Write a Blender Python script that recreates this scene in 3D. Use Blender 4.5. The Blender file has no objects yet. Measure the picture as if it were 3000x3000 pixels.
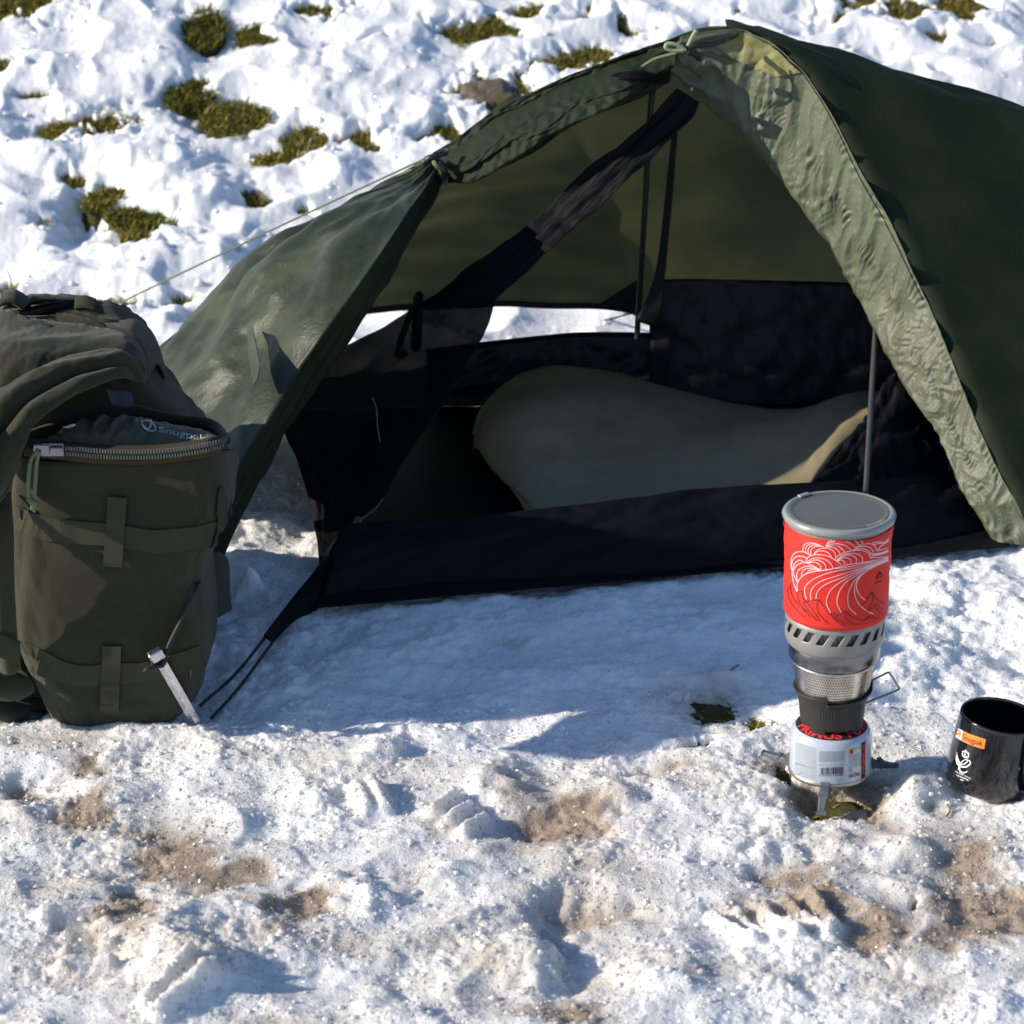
import bpy, bmesh, math, random
import numpy as np
from mathutils import Vector
from mathutils.bvhtree import BVHTree

random.seed(7)
R = math.radians
S = bpy.context.scene
COL = S.collection

# ---------------------------------------------------------------- camera, sky, sun, exposure
CAM_H, PITCH, FPX = 1.45, R(22.0), 8500.0        # eye height, tilt, focal length for a 3000 px frame
cd = bpy.data.cameras.new('camera')
cd.sensor_width = 36.0
cd.lens = 36.0 * FPX / 3000.0
cd.clip_start, cd.clip_end = 0.05, 500.0
cam = bpy.data.objects.new('camera', cd)
COL.objects.link(cam)
cam.location = (0, 0, CAM_H)
cam.rotation_euler = (math.pi / 2 - PITCH, 0, 0)
S.camera = cam
cd.dof.use_dof = True
cd.dof.focus_distance = 3.35
cd.dof.aperture_fstop = 11.0

SUN_EL, SUN_FRONT = R(24.2), R(7.0)              # from the left, a little on the camera's side
sdir = Vector((-math.cos(SUN_EL) * math.cos(SUN_FRONT), -math.cos(SUN_EL) * math.sin(SUN_FRONT), math.sin(SUN_EL)))
world = bpy.data.worlds.new('World')
S.world = world
world.use_nodes = True
wn = world.node_tree
wn.nodes.clear()
sky = wn.nodes.new('ShaderNodeTexSky')
sky.sky_type = 'NISHITA'
sky.sun_disc = False
sky.sun_elevation = SUN_EL
sky.sun_rotation = math.atan2(sdir.x, sdir.y)
sky.altitude = 400
sky.air_density = 1.0
sky.dust_density = 0.1
sky.ozone_density = 3.5
bg = wn.nodes.new('ShaderNodeBackground')
bg.inputs['Strength'].default_value = 0.12
wo = wn.nodes.new('ShaderNodeOutputWorld')
wn.links.new(sky.outputs[0], bg.inputs[0])
wn.links.new(bg.outputs[0], wo.inputs[0])
sl = bpy.data.lights.new('sun', 'SUN')
sl.energy = 5.0
sl.angle = R(0.53)
sl.color = (1.0, 0.90, 0.76)
sun = bpy.data.objects.new('sun', sl)
COL.objects.link(sun)
sun.location = sdir * 10
sun.rotation_euler = sdir.to_track_quat('Z', 'Y').to_euler()
S.view_settings.view_transform = 'Standard'
S.view_settings.look = 'None'
S.view_settings.gamma = 1.0
S.view_settings.use_curve_mapping = False
S.view_settings.exposure = 0.34
S.render.engine = 'CYCLES'
S.cycles.use_denoising = True
S.cycles.max_bounces = 8
S.cycles.diffuse_bounces = 3
S.cycles.transparent_max_bounces = 8
S.cycles.sample_clamp_indirect = 6.0

# ---------------------------------------------------------------- survey helpers: a sight line from the eye to a known depth
CP, SP = math.cos(PITCH), math.sin(PITCH)
def ray(px, py):
    a, b = (px - 1500.0) / FPX, (1500.0 - py) / FPX
    return np.array((a, CP + b * SP, -SP + b * CP))
def W(px, py, Y):
    d = ray(px, py)
    t = Y / d[1]
    return np.array((d[0] * t, Y, CAM_H + d[2] * t))
def Gz(px, py, z=0.0):
    d = ray(px, py)
    t = (z - CAM_H) / d[2]
    return np.array((d[0] * t, d[1] * t, z))
def pxscale(Y, z=0.0):
    return FPX / (Y * CP + (CAM_H - z) * SP)     # pixels of the 3000 px frame per metre

# ---------------------------------------------------------------- noise
def _hash(ix, iy, seed):
    h = (ix.astype(np.int64) * 374761393 + iy.astype(np.int64) * 668265263 + seed * 1442695041) & 0xffffffff
    h = ((h ^ (h >> 13)) * 1274126177) & 0xffffffff
    return (h ^ (h >> 16)) & 0xffffffff
def noise2(x, y, seed=0):
    x = np.asarray(x, float); y = np.asarray(y, float)
    ix, iy = np.floor(x), np.floor(y)
    fx, fy = x - ix, y - iy
    u, v = fx * fx * fx * (fx * (fx * 6 - 15) + 10), fy * fy * fy * (fy * (fy * 6 - 15) + 10)
    def g(ax, ay, dx, dy):
        a = _hash(ax, ay, seed) / 4294967296.0 * 2 * np.pi
        return np.cos(a) * dx + np.sin(a) * dy
    n00, n10 = g(ix, iy, fx, fy), g(ix + 1, iy, fx - 1, fy)
    n01, n11 = g(ix, iy + 1, fx, fy - 1), g(ix + 1, iy + 1, fx - 1, fy - 1)
    return 1.5 * ((n00 * (1 - u) + n10 * u) * (1 - v) + (n01 * (1 - u) + n11 * u) * v)
def fbm(x, y, octv=4, seed=0, gain=0.5):
    s, a, t = 0.0, 1.0, 0.0
    for k in range(octv):
        s = s + a * noise2(x * 2 ** k + 17.3 * k, y * 2 ** k - 9.1 * k, seed + k)
        t += a; a *= gain
    return s / t
def worley(x, y, seed=0):
    """distance to the nearest jittered point, unit cells"""
    ix, iy = np.floor(x), np.floor(y)
    d = np.full(np.shape(x), 9.0)
    for ox in (-1, 0, 1):
        for oy in (-1, 0, 1):
            cx, cy = ix + ox, iy + oy
            h1 = _hash(cx, cy, seed) / 4294967296.0
            h2 = _hash(cx, cy, seed + 77) / 4294967296.0
            d = np.minimum(d, np.hypot(cx + h1 - x, cy + h2 - y))
    return d
def sstep(a, b, x):
    t = np.clip((x - a) / (b - a), 0, 1)
    return t * t * (3 - 2 * t)

# ---------------------------------------------------------------- object helpers
def tag(o, label=None, cat=None, kind=None, group=None):
    if label: o['label'] = label
    if cat: o['category'] = cat
    if kind: o['kind'] = kind
    if group: o['group'] = group
    return o
def thing(name, loc, label, cat):
    o = bpy.data.objects.new(name, None)
    o.empty_display_size = 0.05
    COL.objects.link(o)
    o.location = tuple(loc)
    return tag(o, label, cat)
def root_loc(p):
    v = np.zeros(3)
    while p is not None:
        v += np.array(p.location); p = p.parent
    return v
def obj(name, verts, faces, mat, parent=None, smooth=True, solid=0.0, sub=0, off=0.0):
    """one mesh object from world-space vertices"""
    v = np.asarray(verts, float).reshape(-1, 3) - root_loc(parent)
    me = bpy.data.meshes.new(name)
    me.from_pydata(v.tolist() if len(v) < 60000 else v, [], faces)
    me.update()
    if smooth: me.polygons.foreach_set('use_smooth', [True] * len(me.polygons))
    me.materials.append(mat)
    o = bpy.data.objects.new(name, me)
    COL.objects.link(o)
    if parent is not None: o.parent = parent
    if solid:
        m = o.modifiers.new('thick', 'SOLIDIFY'); m.thickness = solid; m.offset = off
    if sub:
        m = o.modifiers.new('sub', 'SUBSURF'); m.levels = m.render_levels = sub
    return o
def gfaces(nu, nv, cu=False, cv=False):
    f = []
    for i in range(nu if cu else nu - 1):
        a, b = i * nv, ((i + 1) % nu) * nv
        for j in range(nv if cv else nv - 1):
            k = (j + 1) % nv
            f.append((a + j, b + j, b + k, a + k))
    return f
def gobj(name, A, mat, parent=None, **kw):
    A = np.asarray(A)
    cu, cv = kw.pop('cu', False), kw.pop('cv', False)
    return obj(name, A.reshape(-1, 3), gfaces(A.shape[0], A.shape[1], cu, cv), mat, parent, **kw)
def gnormals(A):
    du = np.gradient(A, axis=0); dv = np.gradient(A, axis=1)
    n = np.cross(du, dv)
    return n / np.maximum(np.linalg.norm(n, axis=2, keepdims=True), 1e-9)
def resamp(P, n, smooth=True):
    """n points evenly along a curve through P (Catmull-Rom)"""
    P = np.asarray(P, float)
    if len(P) == 2 or not smooth:
        Q = P
    else:
        Q = []
        E = np.vstack((2 * P[0] - P[1], P, 2 * P[-1] - P[-2]))
        for i in range(1, len(E) - 2):
            p0, p1, p2, p3 = E[i - 1:i + 3]
            for t in np.linspace(0, 1, 10, endpoint=False):
                Q.append(0.5 * (2 * p1 + (p2 - p0) * t + (2 * p0 - 5 * p1 + 4 * p2 - p3) * t * t + (3 * p1 - p0 - 3 * p2 + p3) * t ** 3))
        Q.append(P[-1])
        Q = np.array(Q)
    s = np.concatenate(([0], np.cumsum(np.linalg.norm(np.diff(Q, axis=0), axis=1))))
    return np.stack([np.interp(np.linspace(0, s[-1], n), s, Q[:, k]) for k in range(Q.shape[1])], 1)
def C3(pts, n):
    """curve of n world points from (px, py, depth) triples"""
    return resamp([W(*p) for p in pts], n)
def ruled(A, B, m, bulge=None):
    t = np.linspace(0, 1, m)[None, :, None]
    G = A[:, None] * (1 - t) + B[:, None] * t
    return G
def tube_geo(P, r, seg=8, closed=False):
    P = np.asarray(P, float); n = len(P)
    T = np.gradient(P, axis=0) if not closed else np.roll(P, -1, 0) - np.roll(P, 1, 0)
    T /= np.maximum(np.linalg.norm(T, axis=1, keepdims=True), 1e-12)
    ref = np.array((0.13, 0.31, 0.94)); V = []
    u = np.cross(T[0], ref); u /= np.linalg.norm(u)
    rr = np.full(n, r) if np.isscalar(r) else np.asarray(r)
    for i in range(n):
        u = u - T[i] * np.dot(u, T[i]); u /= np.linalg.norm(u)
        w = np.cross(T[i], u)
        for k in range(seg):
            a = 2 * math.pi * k / seg
            V.append(P[i] + rr[i] * (math.cos(a) * u + math.sin(a) * w))
    F = gfaces(n, seg, closed, True)
    if not closed:
        F.append(tuple(range(seg))[::-1]); F.append(tuple(range((n - 1) * seg, n * seg)))
    return np.array(V), F
def tube(name, P, r, mat, parent=None, seg=8, n=None, closed=False):
    if n: P = resamp(P, n)
    V, F = tube_geo(P, r, seg, closed)
    return obj(name, V, F, mat, parent)
def join_geo(parts):
    V, F, k = [], [], 0
    for v, f in parts:
        v = np.asarray(v)
        V.append(v); F += [tuple(i + k for i in q) for q in f]; k += len(v)
    return np.vstack(V), F
def box_geo(c, ax, ay, az):
    c, ax, ay, az = (np.asarray(q, float) for q in (c, ax, ay, az))
    V = [c + sx * ax + sy * ay + sz * az for sx in (-1, 1) for sy in (-1, 1) for sz in (-1, 1)]
    return np.array(V), [(0, 1, 3, 2), (4, 6, 7, 5), (0, 4, 5, 1), (2, 3, 7, 6), (0, 2, 6, 4), (1, 5, 7, 3)]
def rot_y(P, a, o):
    P = np.asarray(P, float) - o
    c, s = math.cos(a), math.sin(a)
    return np.stack((P[..., 0] * c + P[..., 2] * s, P[..., 1], -P[..., 0] * s + P[..., 2] * c), -1) + o
def lathe(name, prof, ctr, mat, parent=None, seg=72, fn=None, **kw):
    """prof: list of (radius, height); fn(theta, r, z) may shape it"""
    A = np.zeros((len(prof), seg, 3))
    th = np.linspace(0, 2 * np.pi, seg, endpoint=False)
    for i, (r, z) in enumerate(prof):
        rr, zz = np.full(seg, r), np.full(seg, z)
        if fn is not None: rr, zz = fn(th, rr, zz, i)
        A[i] = np.stack((ctr[0] + rr * np.cos(th), ctr[1] + rr * np.sin(th), ctr[2] + zz), 1)
    if 'post' in kw: A = kw.pop('post')(A)
    return gobj(name, A, mat, parent, cv=True, **kw)
class Skin:
    """a finished surface that print, webbing and stitching are laid on"""
    def __init__(self, o, flip=False):
        base = root_loc(o)
        vs = [Vector(np.array(v.co) + base) for v in o.data.vertices]
        self.b = BVHTree.FromPolygons(vs, [tuple(p.vertices) for p in o.data.polygons])
    def at(self, px, py, lift=0.0):
        d = Vector(ray(px, py)).normalized()
        h, n, i, dist = self.b.ray_cast(Vector((0, 0, CAM_H)), d)
        if h is None:
            h, n, i, dist = self.b.find_nearest(Vector((0, 0, CAM_H)) + d * self.last)
        else:
            self.last = dist
        if n.dot(d) > 0: n = -n
        return np.array(h + n * lift), np.array(n)
    last = 3.1
def strip(skin, pts, w, lift, n=None):
    """flat band of width w px along pts (px), lying on a skin"""
    P = np.asarray(pts, float)
    P = resamp(P, n or max(4, len(P) * 5))
    T = np.gradient(P, axis=0); T /= np.maximum(np.linalg.norm(T, axis=1, keepdims=True), 1e-9)
    N = np.stack((-T[:, 1], T[:, 0]), 1)
    ww = (w if np.isscalar(w) else np.interp(np.linspace(0, 1, len(P)), np.linspace(0, 1, len(w)), w))
    ww = np.broadcast_to(ww, (len(P),))[:, None] / 2
    L = [skin.at(*q, lift)[0] for q in P - N * ww]
    Rr = [skin.at(*q, lift)[0] for q in P + N * ww]
    V = np.empty((len(P) * 2, 3)); V[0::2] = L; V[1::2] = Rr
    return V, [(2 * i, 2 * i + 1, 2 * i + 3, 2 * i + 2) for i in range(len(P) - 1)]
def quadpatch(skin, q, lift, nu=8, nv=8):
    """patch on a skin from four px corners (tl, tr, br, bl)"""
    q = np.asarray(q, float)
    A = np.zeros((nu, nv, 3))
    for i, u in enumerate(np.linspace(0, 1, nu)):
        for j, v in enumerate(np.linspace(0, 1, nv)):
            p = (q[0] * (1 - u) + q[1] * u) * (1 - v) + (q[3] * (1 - u) + q[2] * u) * v
            A[i, j] = skin.at(*p, lift)[0]
    return A.reshape(-1, 3), gfaces(nu, nv)
def text2d(body, bold=0.0, shear=0.0):
    """triangulated letters in 2D, cap height about 0.7"""
    cu = bpy.data.curves.new('lettering', 'FONT')
    cu.body = body; cu.size = 1.0; cu.offset = bold; cu.shear = shear; cu.resolution_u = 3
    o = bpy.data.objects.new('lettering', cu)
    COL.objects.link(o)
    dg = bpy.context.evaluated_depsgraph_get(); dg.update()
    me = bpy.data.meshes.new_from_object(o.evaluated_get(dg))
    V = np.array([v.co[:2] for v in me.vertices]); F = [tuple(p.vertices) for p in me.polygons]
    bpy.data.objects.remove(o); bpy.data.curves.remove(cu); bpy.data.meshes.remove(me)
    return V, F
def text_on(skin, body, fn, lift, bold=0.0, shear=0.0):
    V, F = text2d(body, bold, shear)
    V = V - V.min(0); sz = V.max(0)
    return np.array([skin.at(*fn(v[0] / sz[0], v[1] / sz[1]), lift)[0] for v in V]), F
# ---------------------------------------------------------------- materials
class NT:
    def __init__(self, name):
        m = bpy.data.materials.new(name); m.use_nodes = True
        self.m, self.t = m, m.node_tree
        self.t.nodes.clear()
        self.out = self.n('ShaderNodeOutputMaterial')
        self.co = None
    def n(self, k, **kw):
        nd = self.t.nodes.new(k)
        for a, b in kw.items(): setattr(nd, a, b)
        return nd
    def l(self, a, b): self.t.links.new(a, b); return b.node
    def coord(self):
        if self.co is None: self.co = self.n('ShaderNodeTexCoord')
        return self.co.outputs['Object']
    def noise(self, sc, det=4, rough=0.55, vec=None):
        nd = self.n('ShaderNodeTexNoise'); nd.inputs['Scale'].default_value = sc
        nd.inputs['Detail'].default_value = det; nd.inputs['Roughness'].default_value = rough
        self.l(vec or self.coord(), nd.inputs['Vector']); return nd.outputs['Fac']
    def ramp(self, fac, stops):
        r = self.n('ShaderNodeValToRGB'); e = r.color_ramp.elements
        while len(e) < len(stops): e.new(0.5)
        for q, (p, c) in zip(e, stops):
            q.position = p; q.color = (*c, 1) if len(c) == 3 else c
        self.l(fac, r.inputs[0]); return r.outputs[0]
    def math(self, op, a, b=None, c=None):
        m = self.n('ShaderNodeMath', operation=op)
        for i, v in enumerate((a, b, c)):
            if v is None: continue
            if hasattr(v, 'links'): self.l(v, m.inputs[i])
            else: m.inputs[i].default_value = v
        return m.outputs[0]
    def mix(self, f, a, b):
        m = self.n('ShaderNodeMix', data_type='RGBA')
        for s, v in ((m.inputs[0], f), (m.inputs[6], a), (m.inputs[7], b)):
            if hasattr(v, 'links'): self.l(v, s)
            elif s.type == 'VALUE': s.default_value = v
            else: s.default_value = (*v, 1)
        return m.outputs[2]
    def bump(self, h, st=0.3, dist=0.001):
        b = self.n('ShaderNodeBump'); b.inputs['Strength'].default_value = st
        b.inputs['Distance'].default_value = dist
        self.l(h, b.inputs['Height']); return b.outputs[0]
    def bsdf(self, **kw):
        p = self.n('ShaderNodeBsdfPrincipled')
        for k, v in kw.items():
            s = p.inputs[k.replace('_', ' ')]
            if hasattr(v, 'links'): self.l(v, s)
            elif s.type == 'RGBA': s.default_value = (*v, 1)
            else: s.default_value = v
        return p
    def done(self, sh):
        self.l(sh.outputs[0] if hasattr(sh, 'outputs') else sh, self.out.inputs[0]); return self.m

def simple(name, col, rough=0.5, metal=0.0, var=0.15, nsc=60.0, bump=0.1, bdist=0.0005, bsc=None, coat=0.0, spec=0.5):
    t = NT(name)
    n = t.noise(nsc, 5)
    a = tuple(c * (1 - var) for c in col); b = tuple(min(1, c * (1 + var)) for c in col)
    c = t.ramp(n, [(0.3, a), (0.7, b)])
    r = t.math('MULTIPLY_ADD', t.noise(nsc * 2.3, 3), 0.2, rough - 0.1)
    kw = dict(Base_Color=c, Roughness=r, Metallic=metal, Coat_Weight=coat)
    kw['Specular_IOR_Level'] = spec
    if bump: kw['Normal'] = t.bump(t.noise(bsc or nsc * 8, 3), bump, bdist)
    return t.done(t.bsdf(**kw))

def cloth(name, col, rough=0.6, trans=0.0, tcol=None, weave=900.0, wst=0.25, var=0.2, alpha=0.0, crinkle=0.0, csc=60.0, sheen=0.0, spec=0.5, fade=None):
    """woven cloth: weave relief, blotchy tone, optional light through it"""
    t = NT(name)
    co = t.coord()
    wv = t.n('ShaderNodeTexWave', wave_type='BANDS', bands_direction='DIAGONAL'); wv.inputs['Scale'].default_value = weave
    wv.inputs['Distortion'].default_value = 1.5
    t.l(co, wv.inputs['Vector'])
    wv2 = t.n('ShaderNodeTexWave', wave_type='BANDS', bands_direction='Z'); wv2.inputs['Scale'].default_value = weave
    wv2.inputs['Distortion'].default_value = 1.0
    t.l(co, wv2.inputs['Vector'])
    h = t.math('MULTIPLY', wv.outputs['Fac'], wv2.outputs['Fac'])
    n1 = t.noise(14, 6, 0.62)
    a = tuple(c * (1 - var) for c in col); b = tuple(c * (1 + var) for c in col)
    base = t.ramp(n1, [(0.3, a), (0.7, b)])
    if fade: base = t.mix(t.math('MULTIPLY', t.ramp(t.noise(5.0, 5, 0.65), [(0.48, (0, 0, 0)), (0.66, (1, 1, 1))]), 0.6), base, fade)
    nm = t.bump(h, wst, 0.0006)
    if crinkle:
        cb = t.n('ShaderNodeBump'); cb.inputs['Strength'].default_value = crinkle; cb.inputs['Distance'].default_value = 0.004
        t.l(t.noise(csc, 5, 0.6), cb.inputs['Height']); t.l(nm, cb.inputs['Normal']); nm = cb.outputs[0]
    sh = t.bsdf(Base_Color=base, Roughness=rough, Normal=nm, Sheen_Weight=sheen, Specular_IOR_Level=spec)
    if trans:
        tr = t.n('ShaderNodeBsdfTranslucent')
        t.l(t.ramp(t.noise(9, 5), [(0.3, tuple(c * 0.85 for c in tcol)), (0.7, tuple(c * 1.15 for c in tcol))]), tr.inputs[0])
        mx = t.n('ShaderNodeMixShader'); mx.inputs[0].default_value = trans
        t.l(sh.outputs[0], mx.inputs[1]); t.l(tr.outputs[0], mx.inputs[2]); sh = mx
    if alpha:
        tp = t.n('ShaderNodeBsdfTransparent')
        mx = t.n('ShaderNodeMixShader'); mx.inputs[0].default_value = alpha
        t.l(sh.outputs[0], mx.inputs[1]); t.l(tp.outputs[0], mx.inputs[2]); sh = mx
    return t.done(sh)

def snow_mat(name):
    t = NT(name)
    at = t.n('ShaderNodeAttribute', attribute_name='dirt')
    dirt = at.outputs['Fac']
    ic = t.n('ShaderNodeAttribute', attribute_name='ice').outputs['Fac']
    fine = t.noise(170, 4, 0.7)
    mid = t.noise(38, 5, 0.6)
    base = t.ramp(mid, [(0.25, (0.83, 0.84, 0.85)), (0.7, (0.91, 0.915, 0.92))])
    base = t.mix(t.math('MULTIPLY', ic, 0.85), base, (0.72, 0.69, 0.635))
    d = t.math('SUBTRACT', t.math('MULTIPLY_ADD', fine, 0.7, t.math('MULTIPLY', dirt, 1.2)), 0.36)
    d = t.math('MULTIPLY', t.math('MULTIPLY', d, dirt), 1.55)
    d = t.n('ShaderNodeClamp').outputs[0] if False else t.math('MINIMUM', t.math('MAXIMUM', d, 0.0), 0.88)
    brown = t.ramp(t.noise(60, 5, 0.7), [(0.3, (0.10, 0.06, 0.035)), (0.5, (0.27, 0.185, 0.115)), (0.8, (0.44, 0.36, 0.26))])
    base = t.mix(d, base, brown)
    # grit: sparse dark specks lying in the snow
    vo = t.n('ShaderNodeTexVoronoi'); vo.inputs['Scale'].default_value = 75
    t.l(t.coord(), vo.inputs['Vector'])
    sp = t.math('MULTIPLY', t.math('LESS_THAN', vo.outputs['Distance'], 0.14), t.math('GREATER_THAN', t.noise(9, 3), 0.56))
    base = t.mix(t.math('MULTIPLY', sp, t.math('MULTIPLY_ADD', dirt, 0.6, 0.03)), base, (0.16, 0.11, 0.07))
    # crystal facets
    fv = t.n('ShaderNodeTexVoronoi'); fv.inputs['Scale'].default_value = 420
    t.l(t.coord(), fv.inputs['Vector'])
    vs = t.n('ShaderNodeVectorMath', operation='SUBTRACT'); vs.inputs[1].default_value = (0.5, 0.5, 0.5)
    t.l(fv.outputs['Color'], vs.inputs[0])
    sc = t.n('ShaderNodeVectorMath', operation='SCALE'); sc.inputs['Scale'].default_value = 1.5
    t.l(vs.outputs[0], sc.inputs[0])
    ge = t.n('ShaderNodeNewGeometry')
    ad = t.n('ShaderNodeVectorMath', operation='ADD'); t.l(ge.outputs['Normal'], ad.inputs[0]); t.l(sc.outputs[0], ad.inputs[1])
    nz = t.n('ShaderNodeVectorMath', operation='NORMALIZE'); t.l(ad.outputs[0], nz.inputs[0])
    nm = t.bump(t.math('ADD', t.noise(300, 4, 0.7), t.math('MULTIPLY', fv.outputs['Distance'], 0.8)), 0.6, 0.0016)
    p = t.bsdf(Base_Color=base, Roughness=0.62, Normal=nm, Specular_IOR_Level=0.35,
               Subsurface_Weight=0.8, Subsurface_Scale=0.013, Coat_Weight=0.55, Coat_Roughness=0.16, Coat_IOR=1.31)
    p.subsurface_method = 'BURLEY'
    p.inputs['Subsurface Radius'].default_value = (1.0, 0.95, 0.85)
    t.l(nz.outputs[0], p.inputs['Coat Normal'])
    return t.done(p)

def soil_mat():
    t = NT('moss_and_soil')
    c = t.ramp(t.noise(26, 6, 0.7), [(0.28, (0.02, 0.016, 0.008)), (0.45, (0.08, 0.07, 0.015)), (0.6, (0.13, 0.115, 0.02)), (0.8, (0.20, 0.14, 0.04))])
    nm = t.bump(t.noise(120, 6, 0.75), 1.0, 0.012)
    return t.done(t.bsdf(Base_Color=c, Roughness=0.9, Normal=nm))
def grass_mat():
    t = NT('grass_blades')
    oi = t.n('ShaderNodeAttribute', attribute_name='tint').outputs['Fac']
    c = t.ramp(oi, [(0.0, (0.05, 0.08, 0.01)), (0.35, (0.19, 0.19, 0.018)), (0.65, (0.36, 0.30, 0.04)), (0.9, (0.46, 0.33, 0.11)), (1.0, (0.34, 0.25, 0.12))])
    p = t.bsdf(Base_Color=c, Roughness=0.6)
    tr = t.n('ShaderNodeBsdfTranslucent'); t.l(c, tr.inputs[0])
    mx = t.n('ShaderNodeMixShader'); mx.inputs[0].default_value = 0.3
    t.l(p.outputs[0], mx.inputs[1]); t.l(tr.outputs[0], mx.inputs[2])
    return t.done(mx)
def rock_mat():
    t = NT('granite')
    c = t.ramp(t.noise(180, 6, 0.8), [(0.3, (0.06, 0.045, 0.035)), (0.55, (0.16, 0.12, 0.09)), (0.75, (0.28, 0.22, 0.17))])
    moss = t.ramp(t.noise(16, 5, 0.6), [(0.55, (0, 0, 0)), (0.62, (1, 1, 1))])
    c = t.mix(moss, c, (0.08, 0.075, 0.015))
    return t.done(t.bsdf(Base_Color=c, Roughness=0.85, Normal=t.bump(t.noise(90, 6, 0.7), 0.8, 0.006)))

M = {}
M['snow'] = snow_mat('snow')
M['soil'], M['grass'], M['rock'] = soil_mat(), grass_mat(), rock_mat()
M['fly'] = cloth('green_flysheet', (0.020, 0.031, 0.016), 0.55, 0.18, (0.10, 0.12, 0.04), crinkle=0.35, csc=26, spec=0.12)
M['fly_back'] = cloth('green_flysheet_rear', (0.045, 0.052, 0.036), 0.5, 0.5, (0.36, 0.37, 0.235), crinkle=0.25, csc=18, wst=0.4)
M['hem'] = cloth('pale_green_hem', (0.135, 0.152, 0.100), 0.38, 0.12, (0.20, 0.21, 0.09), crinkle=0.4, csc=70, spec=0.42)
M['wing'] = cloth('green_wing_sunlit', (0.034, 0.046, 0.020), 0.36, 0.2, (0.15, 0.18, 0.055), crinkle=0.5, csc=36, spec=0.42, fade=(0.13, 0.15, 0.075))  # sunlit look of the wing put into the colour: paler than the other flysheet
M['patch'] = cloth('yellow_green_reinforcement', (0.20, 0.19, 0.075), 0.5, crinkle=0.5, csc=80)
M['inner'] = cloth('black_inner_nylon', (0.004, 0.004, 0.005), 0.5, 0.10, (0.08, 0.065, 0.055), crinkle=0.6, csc=34, wst=0.2)
M['inner_blue'] = cloth('blue_black_inner_nylon', (0.003, 0.0032, 0.006), 0.6, spec=0.15, crinkle=0.5, csc=22, wst=0.2)
M['mesh'] = cloth('black_insect_mesh', (0.008, 0.008, 0.010), 0.7, alpha=0.12, wst=0.5)
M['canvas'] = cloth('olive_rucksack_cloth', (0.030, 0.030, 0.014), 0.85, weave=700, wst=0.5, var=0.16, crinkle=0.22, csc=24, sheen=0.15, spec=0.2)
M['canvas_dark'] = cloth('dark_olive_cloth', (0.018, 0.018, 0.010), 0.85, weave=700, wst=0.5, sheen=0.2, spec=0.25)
M['web'] = cloth('olive_webbing', (0.050, 0.050, 0.028), 0.8, weave=500, wst=0.8, var=0.10, spec=0.3)
M['tape'] = cloth('brown_zip_tape', (0.045, 0.033, 0.012), 0.8, weave=500, wst=0.6, spec=0.3)
M['mat_foam'] = cloth('olive_grey_mat', (0.235, 0.19, 0.105), 0.8, weave=400, wst=0.3, crinkle=0.35, csc=12, fade=(0.21, 0.18, 0.115))
M['sack'] = cloth('olive_stuff_sack', (0.085, 0.070, 0.034), 0.6, crinkle=0.5, csc=40, spec=0.5)
M['cord'] = simple('green_cord', (0.12, 0.15, 0.075), 0.75, bump=0.5, nsc=300)
M['cord_pale'] = simple('pale_green_cord', (0.30, 0.35, 0.20), 0.75, bump=0.5, nsc=300)
M['cord_black'] = simple('black_cord', (0.012, 0.012, 0.013), 0.6, bump=0.4, nsc=300)
M['black_plastic'] = simple('black_plastic', (0.012, 0.012, 0.013), 0.45, nsc=150)
M['steel'] = simple('brushed_steel', (0.22, 0.22, 0.235), 0.24, 1.0, 0.08, 80)
M['steel_bright'] = simple('perforated_steel', (0.66, 0.63, 0.58), 0.30, 1.0, 0.1, 120)
M['alloy'] = simple('aluminium_peg', (0.52, 0.53, 0.56), 0.28, 1.0, 0.1, 150)
M['anod'] = simple('grey_anodised_aluminium', (0.285, 0.275, 0.26), 0.45, 0.35, 0.06, 150, 0.05)
M['hole'] = simple('dark_hole', (0.012, 0.012, 0.012), 0.9, bump=0)
M['fin'] = simple('dark_fins', (0.16, 0.15, 0.13), 0.55, 0.5, 0.3, 90)
M['cup'] = simple('black_nylon_cup', (0.022, 0.021, 0.020), 0.52, nsc=220, bump=0.25, var=0.25)
M['cozy'] = cloth('red_cozy_fabric', (0.80, 0.028, 0.018), 0.62, weave=800, wst=0.35, var=0.06, crinkle=0.25, csc=30, spec=0.35)
M['ink_white'] = simple('pale_pink_print', (0.86, 0.56, 0.58), 0.7, bump=0, var=0.05)
M['ink_black'] = simple('black_print', (0.012, 0.010, 0.012), 0.7, bump=0)
M['ink_grey'] = simple('grey_print', (0.24, 0.26, 0.29), 0.6, bump=0)
M['ink_red'] = simple('red_print', (0.80, 0.030, 0.028), 0.55, bump=0, var=0.05)
M['ink_true_white'] = simple('white_print', (0.82, 0.83, 0.85), 0.5, bump=0, var=0.03)
M['ink_orange'] = simple('orange_print', (0.90, 0.24, 0.035), 0.45, bump=0, var=0.04)
M['ink_green'] = simple('pale_green_print', (0.42, 0.58, 0.42), 0.55, bump=0, var=0.04)
M['can'] = simple('pale_blue_can_paint', (0.46, 0.51, 0.58), 0.22, 0.0, 0.03, 30, 0.02, coat=0.6)
M['can_rim'] = simple('can_rim_metal', (0.42, 0.39, 0.33), 0.4, 0.9, 0.25, 60)
M['stand'] = simple('grey_plastic_stand', (0.12, 0.135, 0.15), 0.5, 0.1, 0.25, 90)
M['mug'] = simple('black_glazed_ceramic', (0.006, 0.006, 0.007), 0.13, 0.0, 0.1, 40, 0, coat=0.6)
M['twig'] = simple('dry_stalk', (0.30, 0.20, 0.10), 0.8, bump=0.3)
M['navy'] = cloth('navy_fabric', (0.012, 0.018, 0.05), 0.6)
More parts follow.
